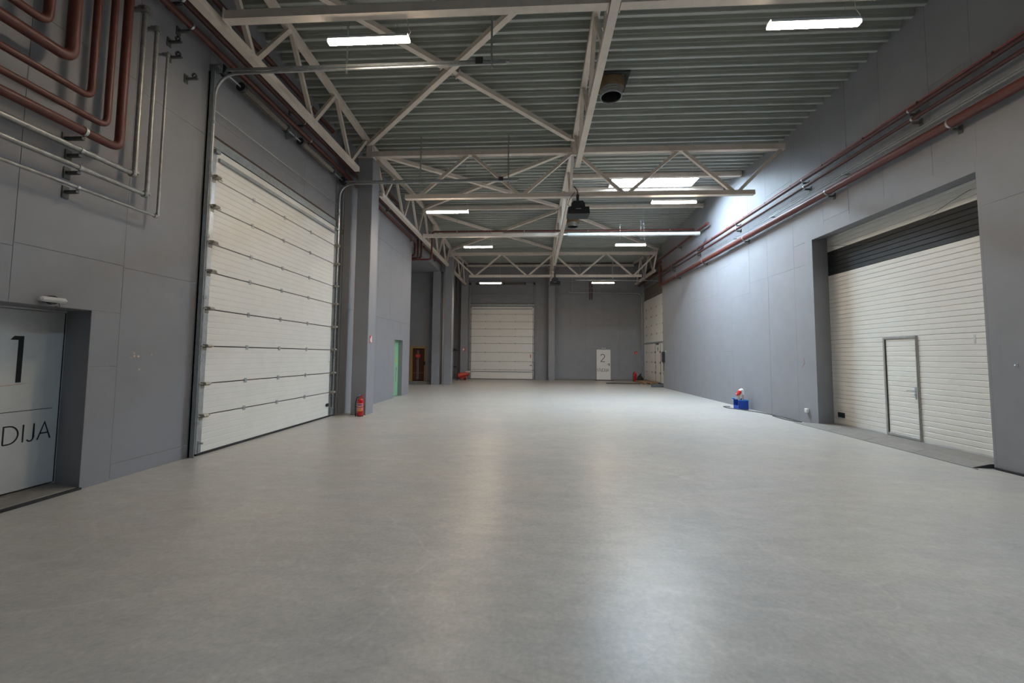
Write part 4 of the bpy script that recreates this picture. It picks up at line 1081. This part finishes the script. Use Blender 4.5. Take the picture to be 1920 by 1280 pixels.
# ---------------------------------------------------------------- things standing on the floor
def extinguisher(loc, label, full=True, s=1.0):
    r = thing('fire_extinguisher', loc, label, 'fire extinguisher')
    P = lambda n, mb, m, par=None, sm=False: obj(n, mb, m, par or r, sm, world_space=False)
    R = .082 * s; H = .47 * s
    b = P('cylinder', MB().lathe([(.001, .012), (R * .9, .012), (R, .03), (R, H - .07), (R * .93, H - .035), (R * .7, H - .01), (.03, H), (.001, H)], (0, 0, 0), 28), 'extinguisher_red', None, True)
    P('foot_ring', MB().lathe([(R * .85, 0), (R * .97, 0), (R * .97, .02), (R * .85, .02)], (0, 0, 0), 24), 'rubber', b, True)
    P('neck', MB().lathe([(.02, H - .005), (.02, H + .03), (.001, H + .03)], (0, 0, 0), 12), 'wood_gold', None, True)
    P('valve', MB().box(-.03, .025, -.018, .018, H + .02, H + .055, .006), 'extinguisher_red')
    P('lever', MB().prism([(-.02, H + .05), (.1, H + .085), (.1, H + .1), (-.02, H + .068)], lambda a, b_, t: (a, t, b_), -.012, .012).prism([(0, H + .03), (.1, H + .0), (.11, H - .015), (.1, H + .015), (0, H + .045)], lambda a, b_, t: (a, t, b_), -.012, .012), 'extinguisher_red')
    P('gauge', MB().lathe([(.001, 0), (.018, 0), (.018, .014), (.001, .014)], (-.03, -.005, H + .08), 12, (-.3, -1, .3)), 'crate_blue_light', None, True)
    P('hose', MB().tube(rounded([(-.02, 0, H + .025), (-.1, 0, H + .025), (-.135, -.01, H - .12), (-.13, -.02, .2), (-.115, -.03, .06), (-.11, -.03, .02)], .09, 6), [.011] * 26 if False else .011, 8), 'rubber', None, True)
    P('nozzle', MB().lathe([(.012, .09), (.013, .05), (.017, .0), (.001, .0)], (-.112, -.03, .0), 10), 'rubber', None, True)
    P('hose_band', MB().lathe([(R + .001, .24), (R + .005, .24), (R + .005, .252), (R + .001, .252)], (0, 0, 0), 24).box(-.13, -R, -.012, -.006, .24, .252), 'rubber')
    def wrap(a0, a1, z0, z1, rr, n=8):
        mb = MB(); vs = []
        for k in range(n + 1):
            a = math.radians(a0 + (a1 - a0) * k / n)
            for q, z in ((rr, z0), (rr, z1)): vs.append((q * math.cos(a), q * math.sin(a), z))
        return mb.add(vs, [(2 * k, 2 * k + 2, 2 * k + 3, 2 * k + 1) for k in range(n)])
    if full:
        lb = P('label_sheet', wrap(195, 345, .155, .345, R + .0012), 'label_pink', b)
        P('label_edge', wrap(195, 222, .155, .345, R + .0018), 'sign_white', b)
        P('label_title', wrap(225, 325, .295, .318, R + .0018), 'label_blue', b)
        P('label_stripe', wrap(212, 318, .142, .168, R + .0018), 'label_yellow', b)
        P('label_pictogram', wrap(255, 268, .25, .268, R + .0018), 'sign_white', b)
        P('label_pictogram', wrap(285, 298, .25, .268, R + .0018), 'sign_white', b)
    return r
extinguisher((-4.56, 10.72, 0), 'red fire extinguisher standing at the foot of the first column')
# red forced-air heater
t = thing('space_heater', (-4.62, 27.2, 0), 'red cannon-shaped space heater on the floor by the end gate', 'heater')
ax = Vector((.9, .35, .22)).normalized(); c0 = Vector((-5.0, 27.0, .27))
obj('barrel', MB().lathe([(.11, 0), (.15, 0), (.155, .04), (.155, .72), (.14, .76), (.12, .76)], c0, 22, ax), 'heater_red', t, smooth=True)
obj('inside', MB().lathe([(.001, .08), (.148, .08), (.148, .0)], c0, 20, ax), 'connector_red', t, smooth=True)
obj('fuel_tank', MB().box(-4.78, -4.42, 27.02, 27.4, .05, .2, .03), 'heater_red', t)
for x in (-4.75, -4.46): obj('leg', MB().box(x - .015, x + .015, 27.1, 27.13, 0, .3, .004), 'heater_red', t)
obj('wheel', MB().lathe([(.001, -.02), (.07, -.02), (.08, 0), (.07, .02), (.001, .02)], (-4.5, 27.0, .08), 16, (0, 1, 0)), 'rubber', t, smooth=True)
obj('control_cover', MB().box(-4.5, -4.15, 27.05, 27.5, .48, .58, .02), 'paint_chip', t)
# tripod stand
t = thing('tripod_stand', (-4.95, 26.2, 0), 'thin black tripod stand in the dark gap behind the second left column', 'tripod')
px, py = -5.02, 26.2
obj('pole', MB().tube([(px, py, .12), (px, py, 1.95)], .02, 8), 'black_metal', t, smooth=True)
for a in (90, 210, 330):
    a = math.radians(a); obj('leg', MB().tube([(px, py, .45), (px + .25 * math.cos(a), py + .3 * math.sin(a), .015)], .013, 7), 'black_metal', t, smooth=True)
obj('cross_bar', MB().box(px - .18, px + .18, py - .02, py + .02, 1.9, 1.96, .006), 'black_metal', t)
obj('head_clamp', MB().box(px - .12, px + .08, py - .05, py + .05, 1.96, 2.05, .01), 'black_metal', t)
obj('mid_collar', MB().box(px - .09, px + .09, py - .03, py + .03, .85, .93, .01), 'black_metal', t)
# extinguisher and bag in the far right corner
extinguisher((6.75, 27.9, 0), 'small red extinguisher behind the black bag in the far right corner', full=False, s=1.25)
t = thing('black_bag', (6.98, 27.5, 0), 'black lumpy bag on the floor in the far right corner', 'bag')
prof = [(.001, 0), (.2, .0), (.24, .08), (.22, .2), (.15, .32), (.08, .4), (.05, .44), (.001, .45)]
bm_ = MB().lathe(prof, (6.98, 27.5, 0), 16)
bm_.v = [(v[0] + .02 * math.sin(v[2] * 23 + v[1] * 9), v[1] + .02 * math.cos(v[2] * 19 + v[0] * 7), v[2]) for v in bm_.v]
obj('body', bm_, 'rubber', t, smooth=True)
obj('tied_neck', MB().tube([(6.98, 27.5, .42), (7.0, 27.44, .5), (7.03, 27.42, .53)], [.035, .045, .02], 8), 'rubber', t, smooth=True)
# pallets
def pallet(x0, y0, L, W, label, z=0, rot=0, m='pallet_wood'):
    t = thing('pallet', (x0, y0, z), label, 'pallet', 'wooden pallets by the far right gate', rot)
    for k in range(5):
        a = k * (W - .1) / 4
        obj('board', MB().box(-L / 2, L / 2, -W / 2 + a, -W / 2 + a + .1, .1, .122, .003), m, t, world_space=False)
    for a in (-L / 2 + .05, 0, L / 2 - .05):
        obj('runner', MB().box(a - .05, a + .05, -W / 2, W / 2, 0, .1, .004), m, t, world_space=False)
pallet(7.0, 26.5, .75, 1.2, 'low wooden pallet by the far right gate, nearest the back wall', rot=.1)
pallet(6.92, 25.2, .8, 1.2, 'low wooden pallet by the far right gate, in the middle', rot=-.08)
t = thing('kerb_block', (6.75, 23.3, 0), 'dark grey concrete kerb block at the end of the right wall', 'block')
obj('block', MB().box(6.42, 7.15, 22.75, 23.0, 0, .16, .02), 'concrete_block', t)
obj('lifting_recess', MB().box(6.95, 7.1, 22.735, 22.755, .0, .05, .004), 'rubber', t)
t = thing('floor_plate', (5.6, 25.2, 0), 'long dark metal floor plate in front of the back wall', 'floor plate')
obj('plate', MB().box(4.45, 6.35, 25.2, 25.75, 0, .02, .004), 'mat_dark', t)
obj('rim', MB().box(4.4, 6.4, 25.12, 25.2, 0, .05, .006), 'mat_dark', t)
# blue crate with connectors and the cable
t = thing('blue_crate', (6.62, 13.55, 0), 'small open blue plastic crate on the floor by the right wall', 'crate')
cx, cy = 6.60, 13.6
cr = MB()
w, d, h = .15, .17, .3
cr.box(cx - w, cx + w, cy - d, cy - d + .01, 0, h - .02, .002).box(cx - w, cx + w, cy + d - .01, cy + d, 0, h, .002).box(cx + w - .01, cx + w, cy - d, cy + d, 0, h, .002).box(cx - w, cx - w + .01, cy - d, cy + d, 0, .12, .002).box(cx - w, cx + w, cy - d, cy + d, 0, .012)
obj('shell', cr, 'crate_blue', t)
rim = MB().box(cx - w - .015, cx + w + .015, cy - d - .015, cy - d + .012, h - .02, h, .003).box(cx - w - .05, cx + w + .015, cy + d - .012, cy + d + .02, h, h + .035, .003)
obj('rim', rim, 'crate_blue_light', t)
obj('sticker', MB().box(cx - w + .04, cx + .08, cy + d - .016, cy + d - .0125, h - .01, h + .03), 'sign_white', t)
for z in (.06, .12, .18): obj('rib', MB().box(cx - w + .02, cx + w - .02, cy - d - .004, cy - d, z, z + .008), 'crate_blue', t)
t = thing('cable_coil', (cx, cy, .02), 'dark cable coil lying inside the blue crate', 'cable')
pts = [(cx - .02 + (.085 - .0005 * k) * math.cos(k * .5), cy + (.1 - .0005 * k) * math.sin(k * .5), .025 + k * .0026) for k in range(75)]
obj('coil', MB().tube(pts, .011, 6), 'cable_grey', t, smooth=True)
t = thing('power_connector', (cx, cy, .3), 'red and white power connector standing up out of the blue crate', 'connector')
obj('grey_pole', MB().tube([(cx + .07, cy, .05), (cx + .06, cy, .52)], .024, 10), 'paint_chip', t, smooth=True)
obj('white_elbow', MB().tube(rounded([(cx + .06, cy, .46), (cx + .05, cy, .62), (cx - .04, cy, .56)], .07, 6), .05, 12), 'sign_white', t, smooth=True)
obj('red_plug', MB().tube([(cx - .02, cy, .57), (cx - .08, cy, .47)], .06, 14).tube([(cx - .07, cy, .49), (cx - .13, cy, .44)], [.04, .045], 12), 'connector_red', t, smooth=True)
obj('lower_stub', MB().tube([(cx - .06, cy, .48), (cx - .05, cy, .2)], .022, 8), 'paint_chip', t, smooth=True)
def floor_cable(pts, label, r=.014):
    t = thing('floor_cable', pts[0], label, 'cable', 'dark cables along the right wall')
    obj('cable_run', MB().tube(rounded(pts, .15, 5), r, 6), 'cable_grey', t, smooth=True)
floor_cable([(6.5, 14.1, .012), (6.3, 14.2, .012), (6.25, 13.75, .012), (6.5, 13.35, .012), (6.74, 12.75, .012), (6.82, 12.2, .012), (6.83, 11.0, .012)], 'dark cable on the floor running from the blue crate along the right wall')
floor_cable([(6.84, 12.3, .011), (6.72, 12.1, .011), (6.66, 11.6, .011), (6.7, 11.1, .011), (6.83, 10.99, .011), (6.86, 11.4, .011), (6.85, 11.95, .011)], 'dark cable loop on the floor between blue crate and ramp')
